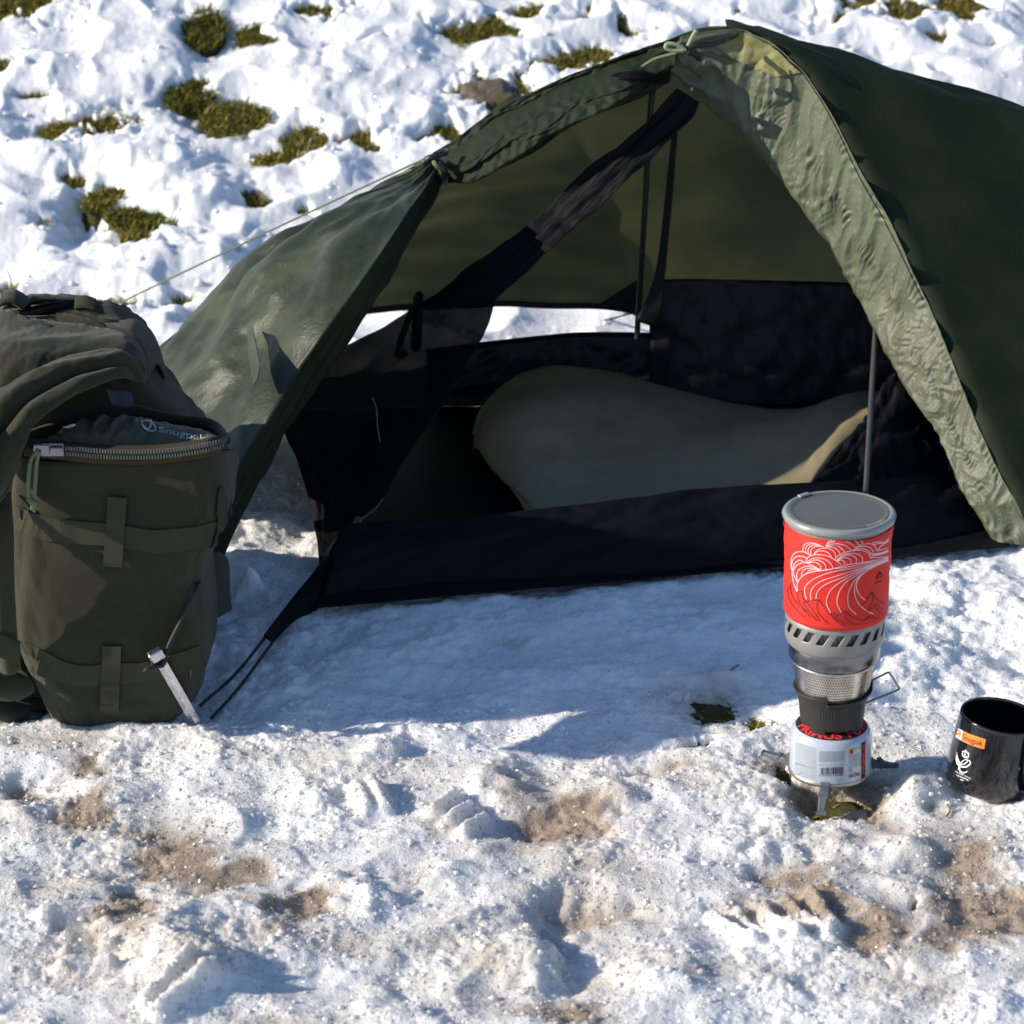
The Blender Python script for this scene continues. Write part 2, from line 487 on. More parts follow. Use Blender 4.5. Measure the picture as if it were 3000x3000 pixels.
def lid_mat():
    t = NT('smoky_clear_lid')
    p = t.bsdf(Base_Color=(0.17, 0.165, 0.13), Roughness=0.07, Specular_IOR_Level=1.0, Normal=t.bump(t.noise(30, 3), 0.04, 0.002))
    tp = t.n('ShaderNodeBsdfTransparent'); tp.inputs[0].default_value = (0.80, 0.78, 0.70, 1)
    mx = t.n('ShaderNodeMixShader'); mx.inputs[0].default_value = 0.3
    t.l(p.outputs[0], mx.inputs[1]); t.l(tp.outputs[0], mx.inputs[2])
    return t.done(mx)
M['lid'] = lid_mat()
M['lid_rim'] = simple('translucent_grey_rim', (0.27, 0.28, 0.275), 0.32, 0, 0.08, 50, 0.04, coat=0.3)
M['pole'] = simple('dark_grey_pole', (0.10, 0.10, 0.105), 0.4, 0.5, 0.1, 90)
def crystal_mat():
    t = NT('ice_crystal')
    d = t.n('ShaderNodeAttribute', attribute_name='dirt').outputs['Fac']
    c = t.mix(t.math('MULTIPLY', d, 0.6), (0.86, 0.86, 0.85), (0.36, 0.26, 0.17))
    p = t.bsdf(Base_Color=c, Roughness=0.18, Specular_IOR_Level=0.5)
    tr = t.n('ShaderNodeBsdfTranslucent'); t.l(c, tr.inputs[0])
    mx = t.n('ShaderNodeMixShader'); mx.inputs[0].default_value = 0.6
    t.l(p.outputs[0], mx.inputs[1]); t.l(tr.outputs[0], mx.inputs[2])
    return t.done(mx)
M['crystal'] = crystal_mat()
M['inner_sheer'] = cloth('sheer_black_inner', (0.003, 0.0032, 0.005), 0.6, alpha=0.10, spec=0.15, wst=0.3)
# ---------------------------------------------------------------- ground, snow, grass
def terrain(x, y):
    k = 0.14
    a = (np.clip(y, -30, 16) - 4.62) / k
    z = 0.30 * k * np.where(a > 30, a, np.log1p(np.exp(np.minimum(a, 30))))
    return z + 0.05 * noise2(x * 0.5 + 3, y * 0.5, 91) * sstep(4.6, 7, y) + 0.9 * noise2(x * 0.08, y * 0.08, 92) * sstep(8, 18, y)
def T_at(px, py, dz=0.0):
    d = ray(px, py)
    lo, hi = 1.5, 14.0
    for _ in range(50):
        m = 0.5 * (lo + hi)
        if CAM_H + d[2] * m > float(terrain(np.array(d[0] * m), np.array(d[1] * m))) + dz: lo = m
        else: hi = m
    return d[0] * lo, d[1] * lo
def spot(px, py, rx, ry, ang=0.0):
    """a patch of ground seen at (px, py): centre, half sizes in metres, turn"""
    x, y = T_at(px, py)
    z = float(terrain(np.array(x), np.array(y)))
    s = pxscale(y, z)
    x2, y2 = T_at(px, py - ry); x3, y3 = T_at(px, py + ry)
    return (x, y, rx / s, max(0.5 * abs(y2 - y3), 0.012), ang)
def edist(x, y, s):
    cx, cy, a, b, an = s
    c, q = math.cos(an), math.sin(an)
    dx, dy = x - cx, y - cy
    return np.hypot((dx * c + dy * q) / a, (-dx * q + dy * c) / b)

BARE = [  # px, py, half width, half height, turn, snow depth left open
    (60, 8, 130, 40, 0), (600, 62, 44, 44, 0), (755, 86, 50, 24, 0), (955, 20, 80, 20, 0), (120, 262, 32, 11, 0),
    (275, 362, 98, 44, .5), (165, 368, 34, 16, 0), (560, 256, 50, 34, -.5), (685, 326, 76, 34, -.2), (662, 380, 42, 16, 0),
    (895, 394, 52, 28, -.4), (1062, 402, 60, 24, -.2), (822, 455, 60, 20, .1), (215, 506, 26, 14, 0), (295, 560, 34, 26, -.7),
    (410, 618, 84, 20, -.25), (408, 676, 40, 16, 0), (532, 700, 34, 11, 0), (736, 562, 18, 18, .8), (1410, 72, 84, 38, -.25),
    (1570, 20, 42, 17, 0), (1712, 34, 34, 28, -.4), (1828, 44, 22, 28, .5), (1680, 172, 112, 36, .2), (1430, 262, 95, 62, -.3),
    (1292, 380, 64, 30, .25), (2030, 92, 58, 18, .2), (2700, 8, 215, 38, -.05), (2736, 100, 50, 12, .1), (2475, 40, 24, 10, 0),
    (2990, 352, 50, 22, 0), (2750, 205, 15, 8, 0), (2812, 270, 12, 10, 0), (345, 880, 60, 18, 0), (520, 880, 52, 13, 0),
    (32, 838, 26, 12, 0), (885, 612, 24, 8, 0), (690, 748, 26, 8, 0), (800, 762, 20, 6, 0), (10, 175, 30, 18, 0), (1070, 112, 50, 10, 0), (2880, 120, 18, 7, 0),
    (2160, 30, 18, 8, 0), (110, 640, 16, 6, 0)]
BARE_S = [spot(a, b, c * 0.92 + 2, d * 0.92 + 2, e) for a, b, c, d, e in BARE]
TUFT_S = [spot(2075, 2050, 92, 34, -.2), spot(2190, 2095, 70, 26, -.3), spot(2470, 2350, 60, 34, 0), spot(2035, 2165, 60, 20, 0), spot(2265, 2235, 50, 22, 0),
          spot(2660, 2635, 16, 10, 0), spot(2600, 2805, 26, 7, 0), spot(1900, 2730, 10, 5, 0)]
DIRT = [(235, 2245, 40, 32, .9), (90, 2322, 55, 30, .75), (255, 2375, 75, 45, 1.0), (430, 2430, 120, 40, .65), (520, 2500, 110, 50, 1.0), (640, 2555, 130, 45, .85),
        (370, 2640, 75, 70, .9), (420, 2730, 60, 60, .6), (880, 2650, 70, 45, 1.05), (770, 2655, 70, 35, .7), (820, 2720, 40, 40, .6), (230, 2745, 110, 60, .55),
        (1530, 2330, 110, 50, .55), (1640, 2395, 120, 55, 1.0), (1760, 2420, 70, 40, .6), (1990, 2235, 60, 16, .6), (1700, 2650, 130, 60, .6), (1560, 2480, 60, 40, .5),
        (2350, 2560, 110, 40, .8), (2400, 2640, 110, 50, .95), (2850, 2520, 120, 80, .7), (2880, 2660, 170, 80, 1.0), (2750, 2740, 70, 50, .8), (2560, 2720, 90, 70, .8),
        (2790, 2370, 30, 20, .6), (1850, 2690, 60, 30, .5), (200, 2840, 130, 40, .45), (760, 3000, 120, 30, .5), (1640, 2960, 120, 50, .8), (1420, 2830, 80, 50, .55),
        (1750, 2880, 60, 30, .5), (2080, 2850, 40, 25, .5), (2560, 2380, 60, 60, .6), (1270, 2420, 60, 30, .5), (1060, 2350, 100, 20, .35), (1200, 2580, 50, 40, .4), (860, 2300, 70, 22, .35),
        (1500, 1880, 60, 20, .35), (2070, 2040, 110, 50, .6), (2260, 2230, 60, 30, .6), (2650, 2100, 40, 40, .25), (2460, 2330, 110, 50, 1.1), (180, 2170, 160, 30, .35),
        (1690, 2530, 90, 50, .45), (480, 2560, 330, 110, .42), (300, 2420, 220, 80, .40), (1620, 2440, 260, 90, .42), (1680, 2680, 230, 90, .45), (2720, 2640, 330, 130, .45), (240, 2800, 220, 90, .45), (1500, 2930, 300, 70, .4), (2350, 2600, 200, 90, .45), (860, 2660, 170, 80, .45), (2250, 2650, 120, 40, .6), (2700, 2900, 130, 60, .45)]
DIRT_S = [(spot(a, b, c * 1.6, d * 1.6), e * 1.05) for a, b, c, d, e in DIRT]
FORM = [  # mounds and hollows: px, py, rx, ry, height in metres
    (1095, 2208, 75, 55, .018), (1160, 2215, 45, 36, .012), (490, 2740, 230, 140, .026), (560, 2860, 260, 100, .022), (700, 2640, 120, 60, .012), (1520, 2800, 120, 110, .022),
    (1640, 2740, 75, 120, -.014), (1750, 2840, 180, 70, -.016), (1700, 2650, 170, 60, -.020), (1450, 2300, 110, 60, .022), (1150, 2400, 130, 60, -.010), (1030, 2620, 90, 60, .018),
    (1100, 2620, 60, 30, .016), (1310, 2560, 150, 60, .012), (2700, 2310, 150, 60, .026), (2640, 2480, 150, 60, .020), (2290, 2420, 130, 70, .016), (2300, 2530, 150, 45, -.016),
    (2270, 2690, 210, 55, -.022), (2440, 2325, 105, 60, -.020), (2840, 1785, 75, 42, -.030), (2985, 1925, 75, 60, -.034), (2700, 1900, 90, 50, .016), (2640, 1990, 80, 50, .014),
    (2760, 1700, 160, 50, .012), (400, 2600, 120, 90, -.018), (250, 2760, 110, 70, -.014), (110, 2290, 120, 40, -.012), (60, 2380, 90, 40, .010), (330, 2300, 120, 60, .010),
    (720, 1720, 60, 26, .045), (860, 1560, 120, 60, -.006), (2080, 2060, 140, 60, -.012), (2000, 2120, 90, 40, -.008), (1180, 2000, 150, 60, -.008), (900, 1960, 120, 50, .008),
    (1600, 2440, 120, 50, -.014), (1770, 2340, 110, 50, .014), (1900, 2300, 160, 40, .016), (2900, 2640, 160, 80, -.014), (2560, 2740, 100, 60, -.008), (2000, 2850, 200, 70, .014), (1100, 2850, 200, 70, -.012),
    (840, 2450, 150, 50, -.010), (660, 2400, 130, 40, .010),
    (300, 800, 0, 0, 0)][:-1]
FORM_S = [(spot(a, b, c, d), e) for a, b, c, d, e in FORM]
HOLLOW = [  # trodden hollows on the slope behind
    (330, 640, 190, 110, -.045), (230, 600, 60, 110, -.03), (640, 330, 190, 90, -.035), (600, 70, 110, 80, -.03), (740, 560, 80, 60, -.035), (420, 470, 160, 60, .030), (560, 560, 200, 70, .030),
    (900, 250, 120, 50, .02), (1000, 500, 130, 60, .02), (130, 200, 120, 50, .02), (450, 170, 140, 50, .02), (150, 420, 110, 60, .02), (1150, 160, 150, 50, .015), (2660, 220, 45, 26, -.03), (2400, 75, 60, 30, -.03),
    (2590, 150, 60, 25, -.02), (2480, 180, 60, 30, .01), (1300, 330, 150, 60, .025), (1150, 420, 110, 60, .02), (640, 760, 120, 50, .02), (430, 780, 150, 60, .025), (160, 760, 120, 60, .025), (560, 1020, 90, 60, .03), (490, 950, 70, 40, .03), (600, 900, 60, 30, .02)]
HOLLOW_S = [(spot(a, b, c, d), e) for a, b, c, d, e in HOLLOW]
def seg(a, b): return (np.array(Gz(*a))[:2], np.array(Gz(*b))[:2])
TREAD = [seg((2098, 2666), (2206, 2743)), seg((2168, 2658), (2269, 2736)), seg((2238, 2655), (2338, 2736)), seg((2303, 2640), (2424, 2728)), seg((2372, 2618), (2443, 2712)),
         seg((130, 2690), (305, 2678)), seg((200, 2737), (312, 2730)), seg((200, 2792), (330, 2786)), seg((190, 2840), (320, 2836)), seg((420, 2960), (560, 2880)), seg((470, 2990), (620, 2905)),
         seg((1270, 2390), (1330, 2345)), seg((1315, 2420), (1375, 2370)), seg((1360, 2450), (1420, 2400)), seg((1040, 2330), (1075, 2380)), seg((1090, 2320), (1125, 2375))]

def snow_height(x, y, full=True):
    """snow surface, plus how dirty and how icy it is"""
    z = terrain(x, y)
    wob = 0.10 * noise2(x * 4, y * 4, 5) + 0.05 * noise2(x * 13, y * 13, 6)
    fg = 1 - sstep(2.80, 3.02, y + wob)
    hill = sstep(3.7, 4.4, y + wob)
    right = sstep(0.28, 0.50, x + wob) * (1 - hill) * (1 - fg)
    left = sstep(-0.10, -0.24, x + wob) * (1 - hill) * (1 - fg)
    wx, wy = x + 0.020 * noise2(x * 14, y * 14, 3), y + 0.020 * noise2(x * 14, y * 14, 4)
    h = 0.012 * fbm(x * 3.3, y * 3.3, 3, 11)
    # slope behind: soft clods
    bil = np.abs(noise2(wx * 6.5, wy * 5.5, 21)) * 1.3
    bil2 = np.abs(noise2(wx * 15, wy * 12, 22))
    w = worley(wx * 21, wy * 18, 23)
    crag = sstep(0.0, 0.5, fbm(x * 5, y * 5, 2, 27))
    h = h + hill * (0.024 * (0.35 - bil) + (0.003 + 0.006 * crag) * (0.35 - bil2) + crag * 0.008 * np.maximum(0, 0.6 - w) + (0.15 + crag) * 0.0024 * noise2(wx * 45, wy * 45, 24) + 0.0012 * noise2(x * 120, y * 120, 25))
    # foreground: refrozen granular crust
    gx, gy = x + 0.008 * noise2(x * 50, y * 50, 31), y + 0.008 * noise2(x * 50, y * 50, 32)
    cl = np.maximum(0, 0.62 - worley(gx * 30, gy * 30, 33))
    cl2 = np.maximum(0, 0.6 - worley(gx * 80, gy * 80, 34))
    cl3 = np.maximum(0, 0.6 - worley(x * 190, y * 190, 35))
    rough = sstep(-0.22, 0.35, fbm(x * 6, y * 6, 3, 36))
    rid = 0.5 - np.abs(noise2(wx * 9, wy * 9, 30))
    h = h + fg * (0.012 * (rid - 0.25) + 0.0065 * fbm(gx * 15, gy * 15, 4, 37, 0.5)
                  + rough * (0.009 * cl * (0.4 + noise2(x * 15, y * 15, 38)) + 0.0050 * cl2) + (0.2 + 0.8 * rough) * 0.0027 * cl3 + 0.0007 * noise2(x * 380, y * 380, 39))
    # shaded strip by the tent: trodden, finely grained
    mid = (1 - fg) * (1 - hill)
    h = h + mid * (0.015 * fbm(x * 9, y * 9, 4, 41, 0.55) + 0.006 * rough * np.maximum(0, 0.6 - worley(gx * 55, gy * 55, 47)) + 0.0016 * np.maximum(0, 0.6 - worley(x * 140, y * 140, 42)) + 0.0006 * noise2(x * 320, y * 320, 43)
                   + (right + left) * (0.014 * fbm(wx * 10, wy * 10, 3, 44, 0.5) + 0.004 * np.maximum(0, 0.6 - worley(gx * 60, gy * 60, 45))))
    dirt = np.zeros(np.shape(x)); ice = np.zeros(np.shape(x))
    jx, jy = x + 0.012 * noise2(x * 45, y * 45, 51) + 0.02 * noise2(x * 14, y * 14, 53), y + 0.012 * noise2(x * 45, y * 45, 52) + 0.02 * noise2(x * 14, y * 14, 54)
    if full:
        for s, a in FORM_S + HOLLOW_S:
            m = (np.abs(x - s[0]) < 2.2 * s[2]) & (np.abs(y - s[1]) < 2.2 * s[3])
            if m.any():
                d = edist(jx[m], jy[m], s)
                h[m] += 0.8 * a * np.exp(-d ** 2 * 1.6)
        for p, q in TREAD:
            lo, hi = np.minimum(p, q) - 0.03, np.maximum(p, q) + 0.03
            m = (x > lo[0]) & (x < hi[0]) & (y > lo[1]) & (y < hi[1])
            if m.any():
                v = q - p; X = np.stack((x[m], y[m]), -1) - p
                t = np.clip(X @ v / (v @ v), 0, 1)
                d = np.linalg.norm(X - t[:, None] * v, axis=1) + 0.0012 * noise2(x[m] * 90, y[m] * 90, 61)
                h[m] += 0.016 * np.exp(-(d / 0.0085) ** 2)
        for s, a in DIRT_S:
            m = (np.abs(x - s[0]) < 2.4 * s[2]) & (np.abs(y - s[1]) < 2.4 * s[3])
            if m.any():
                d = edist(jx[m], jy[m], s)
                dirt[m] = np.maximum(dirt[m], a * np.exp(-d ** 2 * 1.3))
        h = h - 0.006 * np.clip(dirt, 0, 1)
        for k, s in enumerate(BARE_S + TUFT_S):
            m = (np.abs(x - s[0]) < 2.6 * max(s[2], s[3])) & (np.abs(y - s[1]) < 2.6 * max(s[2], s[3]))
            if m.any():
                xx, yy = x[m], y[m]
                sz = min(s[2], s[3])
                tuft = k >= len(BARE_S)
                xx, yy = xx + 0.030 * noise2(x[m] * 15, y[m] * 15, 401), yy + 0.030 * noise2(x[m] * 15, y[m] * 15, 402)
                d = edist(xx, yy, s) + 0.75 * noise2(xx * 17, yy * 17, 70 + k) + 0.60 * noise2(xx * 40, yy * 40, 170 + k) + 0.42 * noise2(xx * 90, yy * 90, 370 + k) + 0.12
                if tuft: d = d + 0.55 * noise2(xx * 90, yy * 90, 250 + k) + 0.25
                g = 1 - sstep(0.78, 1.14, d)
                h[m] = h[m] * (1 - g) - (0.045 if tuft else 0.030) * g - (0.004 if tuft else 0.010) * np.exp(-np.maximum(d - 1, 0) ** 2 * 3)
    dirt = np.maximum(dirt, fg * 0.46 * sstep(0.0, 0.5, fbm(x * 4.5 + 2, y * 6, 4, 82)))
    ice = fg * (0.2 + 0.8 * sstep(-0.1, 0.4, fbm(x * 6 + 7, y * 8, 3, 81))) + dirt * 0.4
    return z + h, dirt, np.clip(ice, 0, 1)

def axis_rows():
    ys = [-8, -5, -3, -1.5, 0, 0.8, 1.4, 1.8, 2.0, 2.1]
    y = 2.16
    while y < 3.02: ys.append(y); y += 0.0021
    while y < 3.75: ys.append(y); y += 0.0036
    while y < 6.0: ys.append(y); y += 0.0058
    while y < 40: ys.append(y); y *= 1.03
    return np.array(ys)
YS = axis_rows()
U = np.concatenate(([-30, -18, -10, -6, -3.6, -2.4, -1.7, -1.35, -1.15, -1.06], np.linspace(-1, 1, 700), [1.06, 1.15, 1.35, 1.7, 2.4, 3.6, 6, 10, 18, 30]))
half = 0.205 * np.clip(YS, 2.1, 9) + 0.05
SX, SY = U[None, :] * half[:, None], np.repeat(YS[:, None], len(U), 1)
SZ, SD, SI = snow_height(SX, SY)
def add_attr(o, name, arr):
    a = o.data.attributes.new(name, 'FLOAT', 'POINT'); a.data.foreach_set('value', np.asarray(arr, np.float32).ravel())
def big_grid(name, X, Y, Z, mat):
    nu, nv = X.shape
    V = np.stack((X, Y, Z), -1).reshape(-1, 3).astype(np.float32)
    i = np.arange(nu * nv).reshape(nu, nv)
    F = np.stack((i[:-1, :-1], i[:-1, 1:], i[1:, 1:], i[1:, :-1]), -1).reshape(-1, 4).astype(np.int32)
    me = bpy.data.meshes.new(name)
    me.vertices.add(len(V)); me.vertices.foreach_set('co', V.ravel())
    me.loops.add(F.size); me.loops.foreach_set('vertex_index', F.ravel())
    me.polygons.add(len(F)); me.polygons.foreach_set('loop_start', np.arange(0, F.size, 4, dtype=np.int32))
    me.polygons.foreach_set('use_smooth', np.ones(len(F), bool))
    me.update(calc_edges=True)
    me.materials.append(mat)
    o = bpy.data.objects.new(name, me); COL.objects.link(o)
    return o
snow = big_grid('snow', SX, SY, SZ, M['snow'])
add_attr(snow, 'dirt', SD); add_attr(snow, 'ice', SI)
tag(snow, 'wind-softened and trodden white snow lying over the whole slope', 'snow', 'structure')

gy = np.concatenate((np.linspace(-8, 2, 12), np.linspace(2.1, 6.2, 260), np.geomspace(6.4, 40, 40)))
gu = np.concatenate(([-30, -10, -4, -2, -1.4], np.linspace(-1.15, 1.15, 200), [1.4, 2, 4, 10, 30]))
GX, GY = gu[None, :] * (0.205 * np.clip(gy, 2.1, 9) + 0.05)[:, None], np.repeat(gy[:, None], len(gu), 1)
_open = np.zeros(GX.shape)
for s in BARE_S + TUFT_S: _open = np.maximum(_open, 1 - sstep(1.2, 1.7, edist(GX, GY, s)))
GZ = terrain(GX, GY) - 0.014 + 0.010 * fbm(GX * 16, GY * 16, 4, 95) - 0.09 * (1 - _open)
ground = big_grid('ground', GX, GY, GZ, M['soil'])
tag(ground, 'mossy brown turf showing through gaps in the snow', 'ground', 'structure')

# loose ice crumbs on the crust
def ico(r):
    p = (1 + 5 ** .5) / 2
    V = np.array([(-1, p, 0), (1, p, 0), (-1, -p, 0), (1, -p, 0), (0, -1, p), (0, 1, p), (0, -1, -p), (0, 1, -p), (p, 0, -1), (p, 0, 1), (-p, 0, -1), (-p, 0, 1)]) / 1.902 * r
    F = [(0, 11, 5), (0, 5, 1), (0, 1, 7), (0, 7, 10), (0, 10, 11), (1, 5, 9), (5, 11, 4), (11, 10, 2), (10, 7, 6), (7, 1, 8), (3, 9, 4), (3, 4, 2), (3, 2, 6), (3, 6, 8), (3, 8, 9), (4, 9, 5), (2, 4, 11), (6, 2, 10), (8, 6, 7), (9, 8, 1)]
    return V, np.array(F)
rng = np.random.default_rng(3)
n = 9000
cy = 2.18 + rng.random(n) ** 1.0 * 0.82
cx = (rng.random(n) * 2 - 1) * (0.2 * cy)
keep = fbm(cx * 8, cy * 8, 3, 36) + 0.5 * rng.random(n) > 0.02
cx, cy = cx[keep], cy[keep]
n2 = 350                                         # sunlit clods right of the stove
cx = np.concatenate((cx, rng.uniform(0.38, 0.66, n2))); cy = np.concatenate((cy, rng.uniform(2.86, 3.3, n2)))
n3 = 900                                         # and on the slope behind
cx = np.concatenate((cx, rng.uniform(-1.05, 1.05, n3))); cy = np.concatenate((cy, rng.uniform(4.25, 5.7, n3)))
cz, cdirt, cice = snow_height(cx, cy)
rr = 0.0008 + 0.0036 * rng.random(len(cx)) ** 5
rr[-n3:] = 0.0015 + 0.007 * rng.random(n3) ** 4
ok = cz > terrain(cx, cy) - 0.03
cx, cy, cz, rr, cdirt, cice = (q[ok] for q in (cx, cy, cz, rr, cdirt, cice))
V0, F0 = ico(1.0)
N = len(cx)
jit = 1 + 0.55 * (rng.random((N, 12, 1)) - 0.5)
an = rng.random(N) * 6.28
Rm = np.zeros((N, 3, 3)); Rm[:, 0, 0] = np.cos(an); Rm[:, 0, 1] = -np.sin(an); Rm[:, 1, 0] = np.sin(an); Rm[:, 1, 1] = np.cos(an); Rm[:, 2, 2] = 1
scl = np.stack((0.8 + 0.6 * rng.random(N), 0.8 + 0.5 * rng.random(N), 0.55 + 0.5 * rng.random(N)), 1)
CV = np.einsum('nij,nvj->nvi', Rm, V0[None] * jit * scl[:, None]) * rr[:, None, None] + np.stack((cx, cy, cz - rr * 0.05), 1)[:, None]
CF = (F0[None] + 12 * np.arange(N)[:, None, None]).reshape(-1, 3)
def tri_mesh(name, V, F, mat):
    me = bpy.data.meshes.new(name)
    V = np.asarray(V, np.float32).reshape(-1, 3); F = np.asarray(F, np.int32)
    me.vertices.add(len(V)); me.vertices.foreach_set('co', V.ravel())
    me.loops.add(F.size); me.loops.foreach_set('vertex_index', F.ravel())
    me.polygons.add(len(F)); me.polygons.foreach_set('loop_start', np.arange(0, F.size, 3, dtype=np.int32))
    me.polygons.foreach_set('use_smooth', np.ones(len(F), bool))
    me.update(calc_edges=True); me.materials.append(mat)
    o = bpy.data.objects.new(name, me); COL.objects.link(o); return o
cr = tri_mesh('ice_crumbs', CV, CF, M['snow'])
add_attr(cr, 'dirt', np.repeat(cdirt * 0.8, 12)); add_attr(cr, 'ice', np.repeat(cice * 0.6, 12))
tag(cr, 'loose icy snow crumbs scattered over the trodden snow', 'ice crumbs', 'stuff')

# sugar-like crystals of old snow
n = 34000
cy = 2.18 + rng.random(n) * 0.86
cx = (rng.random(n) * 2 - 1) * (0.2 * cy)
keep = fbm(cx * 9, cy * 9, 3, 136) + 0.7 * rng.random(n) > 0.12
cx, cy = cx[keep], cy[keep]
cx = np.concatenate((cx, rng.uniform(0.36, 0.68, 5000), rng.uniform(-0.36, -0.18, 3000))); cy = np.concatenate((cy, rng.uniform(2.86, 3.35, 5000), rng.uniform(3.2, 3.6, 3000)))
cz, cdirt, cice = snow_height(cx, cy)
N = len(cx)
rr = 0.0007 + 0.0014 * rng.random(N) ** 2
O0 = np.array(((1, 0, 0), (-1, 0, 0), (0, 1, 0), (0, -1, 0), (0, 0, 1), (0, 0, -1)), float)
OF = np.array(((0, 2, 4), (2, 1, 4), (1, 3, 4), (3, 0, 4), (2, 0, 5), (1, 2, 5), (3, 1, 5), (0, 3, 5)))
Q = rng.normal(size=(N, 4)); Q /= np.linalg.norm(Q, axis=1, keepdims=True)
w_, x_, y_, z_ = Q.T
Rm = np.stack((1 - 2 * (y_ * y_ + z_ * z_), 2 * (x_ * y_ - z_ * w_), 2 * (x_ * z_ + y_ * w_), 2 * (x_ * y_ + z_ * w_), 1 - 2 * (x_ * x_ + z_ * z_), 2 * (y_ * z_ - x_ * w_), 2 * (x_ * z_ - y_ * w_), 2 * (y_ * z_ + x_ * w_), 1 - 2 * (x_ * x_ + y_ * y_)), 1).reshape(N, 3, 3)
CV = np.einsum('nij,nvj->nvi', Rm, O0[None] * (0.7 + 0.7 * rng.random((N, 6, 1)))) * rr[:, None, None] + np.stack((cx, cy, cz - rr * 0.15), 1)[:, None]
cr2 = tri_mesh('ice_crystals', CV, (OF[None] + 6 * np.arange(N)[:, None, None]).reshape(-1, 3), M['crystal'])
cr2.data.polygons.foreach_set('use_smooth', np.zeros(len(cr2.data.polygons), bool))
add_attr(cr2, 'dirt', np.repeat(cdirt * 0.7, 6))
tag(cr2, 'fine sugary ice crystals covering the sunlit crust of the snow', 'ice crystals', 'stuff')

# grass and moss in the bare patches
GV, GF, GT, k = [], [], [], 0
def blades(s, count, ln, tint, spread=1.0, up=0.55, wid=0.0016, clear=0.010):
    global k
    a, q = rng.random(count) * 6.283, np.sqrt(rng.random(count)) * spread
    c, sn = math.cos(s[4]), math.sin(s[4])
    ex, ey = s[2] * q * np.cos(a), s[3] * q * np.sin(a)
    X, Y = s[0] + ex * c - ey * sn, s[1] + ex * sn + ey * c
    TZ = terrain(X, Y); SZ_ = snow_height(X, Y)[0]
    for x, y, tz, sz in zip(X, Y, TZ, SZ_):
        if sz > tz - 0.016 + clear: continue
        z = tz - 0.020
        L = ln * (0.45 + rng.random())
        az = rng.random() * 6.283
        el = up + 0.6 * rng.random()
        d = np.array((math.cos(az) * math.cos(el), math.sin(az) * math.cos(el), math.sin(el)))
        sd = np.array((-math.sin(az), math.cos(az), 0.0)) * wid * (0.6 + rng.random())
        p0 = np.array((x, y, z)); p1 = p0 + d * L * 0.55; p2 = p1 + (d + np.array((0, 0, -0.7 + 0.5 * rng.random()))) * L * 0.5
        GV.extend((p0 - sd, p0 + sd, p1 - sd * .8, p1 + sd * .8, p2))
        GF.extend(((k, k + 1, k + 3), (k, k + 3, k + 2), (k + 2, k + 3, k + 4))); k += 5
        t = min(1, max(0, tint + rng.normal() * 0.22)); GT.extend([t] * 5)
TINT = {0: .55, 27: .72, 28: .7, 26: .62, 5: .62, 8: .5, 1: .25, 2: .35, 7: .3, 15: .35, 24: .6, 23: .5}
for i, s in enumerate(BARE_S):
    ar = s[2] * s[3] * 3.14
    blades(s, int(min(5200, 160 + ar * 230000)), 0.020, TINT.get(i, .5), 1.45)
    blades(s, int(min(60, 3 + ar * 1400)), 0.05, .85, 1.4, 0.4, 0.001, 0.02)
for i, s in enumerate(TUFT_S):
    blades(s, 220 if i < 2 else 80, 0.017 if i < 2 else 0.022, .30 if i != 2 else .55, 1.1, 0.15, 0.0014, 0.02)
gr = tri_mesh('grass', np.array(GV), np.array(GF), M['grass'])
add_attr(gr, 'tint', GT)
tag(gr, 'short mossy green and straw grass in the bare gaps of the snow', 'grass', 'stuff')

# half buried boulder behind the tent
s = spot(1432, 268, 78, 46)
V, F = [], []
A = np.zeros((40, 24, 3))
for i in range(40):
    for j in range(24):
        th, ph = 2 * math.pi * i / 40, math.pi * j / 23
        d = np.array((math.cos(th) * math.sin(ph), math.sin(th) * math.sin(ph), math.cos(ph)))
        q = np.sign(d) * np.abs(d) ** 0.75
        b = 1 + 0.22 * float(noise2(np.array(d[0] * 2 + 5), np.array(d[1] * 2 + d[2] * 1.7), 3)) + 0.07 * float(noise2(np.array(d[0] * 6), np.array(d[1] * 6 + d[2] * 5), 4))
        A[i, j] = (s[0] + q[0] * b * s[2] * 1.1, s[1] + q[1] * b * s[3] * 1.0, float(terrain(np.array(s[0]), np.array(s[1]))) - 0.020 + q[2] * b * 0.026 + (q[1] * s[3]) * 0.3)
tag(gobj('boulder', A, M['rock'], cu=True), 'mossy brown granite boulder half buried in snow behind the tent', 'boulder')
# dry stalks lying on the snow
for i, (p, lab) in enumerate(((((1868, 2258), (1882, 2275), (1893, 2286)), 'straw-coloured stalk on sunlit snow left of the gas canister'),
               (((2775, 2355), (2783, 2375), (2772, 2392)), 'brown curled stalk on the snow below the black mug'),
               (((2140, 1963), (2152, 1955), (2164, 1947)), 'short dark stalk on shaded snow left of the stove'))):
    q = [Gz(a, b, float(snow_height(np.array([Gz(a, b)[0]]), np.array([Gz(a, b)[1]]))[0][0]) + 0.002) for a, b in p]
    tag(tube('dry_stalk', q, 0.0011, M['twig'], seg=5, n=8), lab, 'stalk')
# ---------------------------------------------------------------- tent
tent_o = Gz(1500, 1650)
tent = thing('tent', (0.15, 3.7, 0), 'low dark green tent with its door tied open and black inner', 'tent')

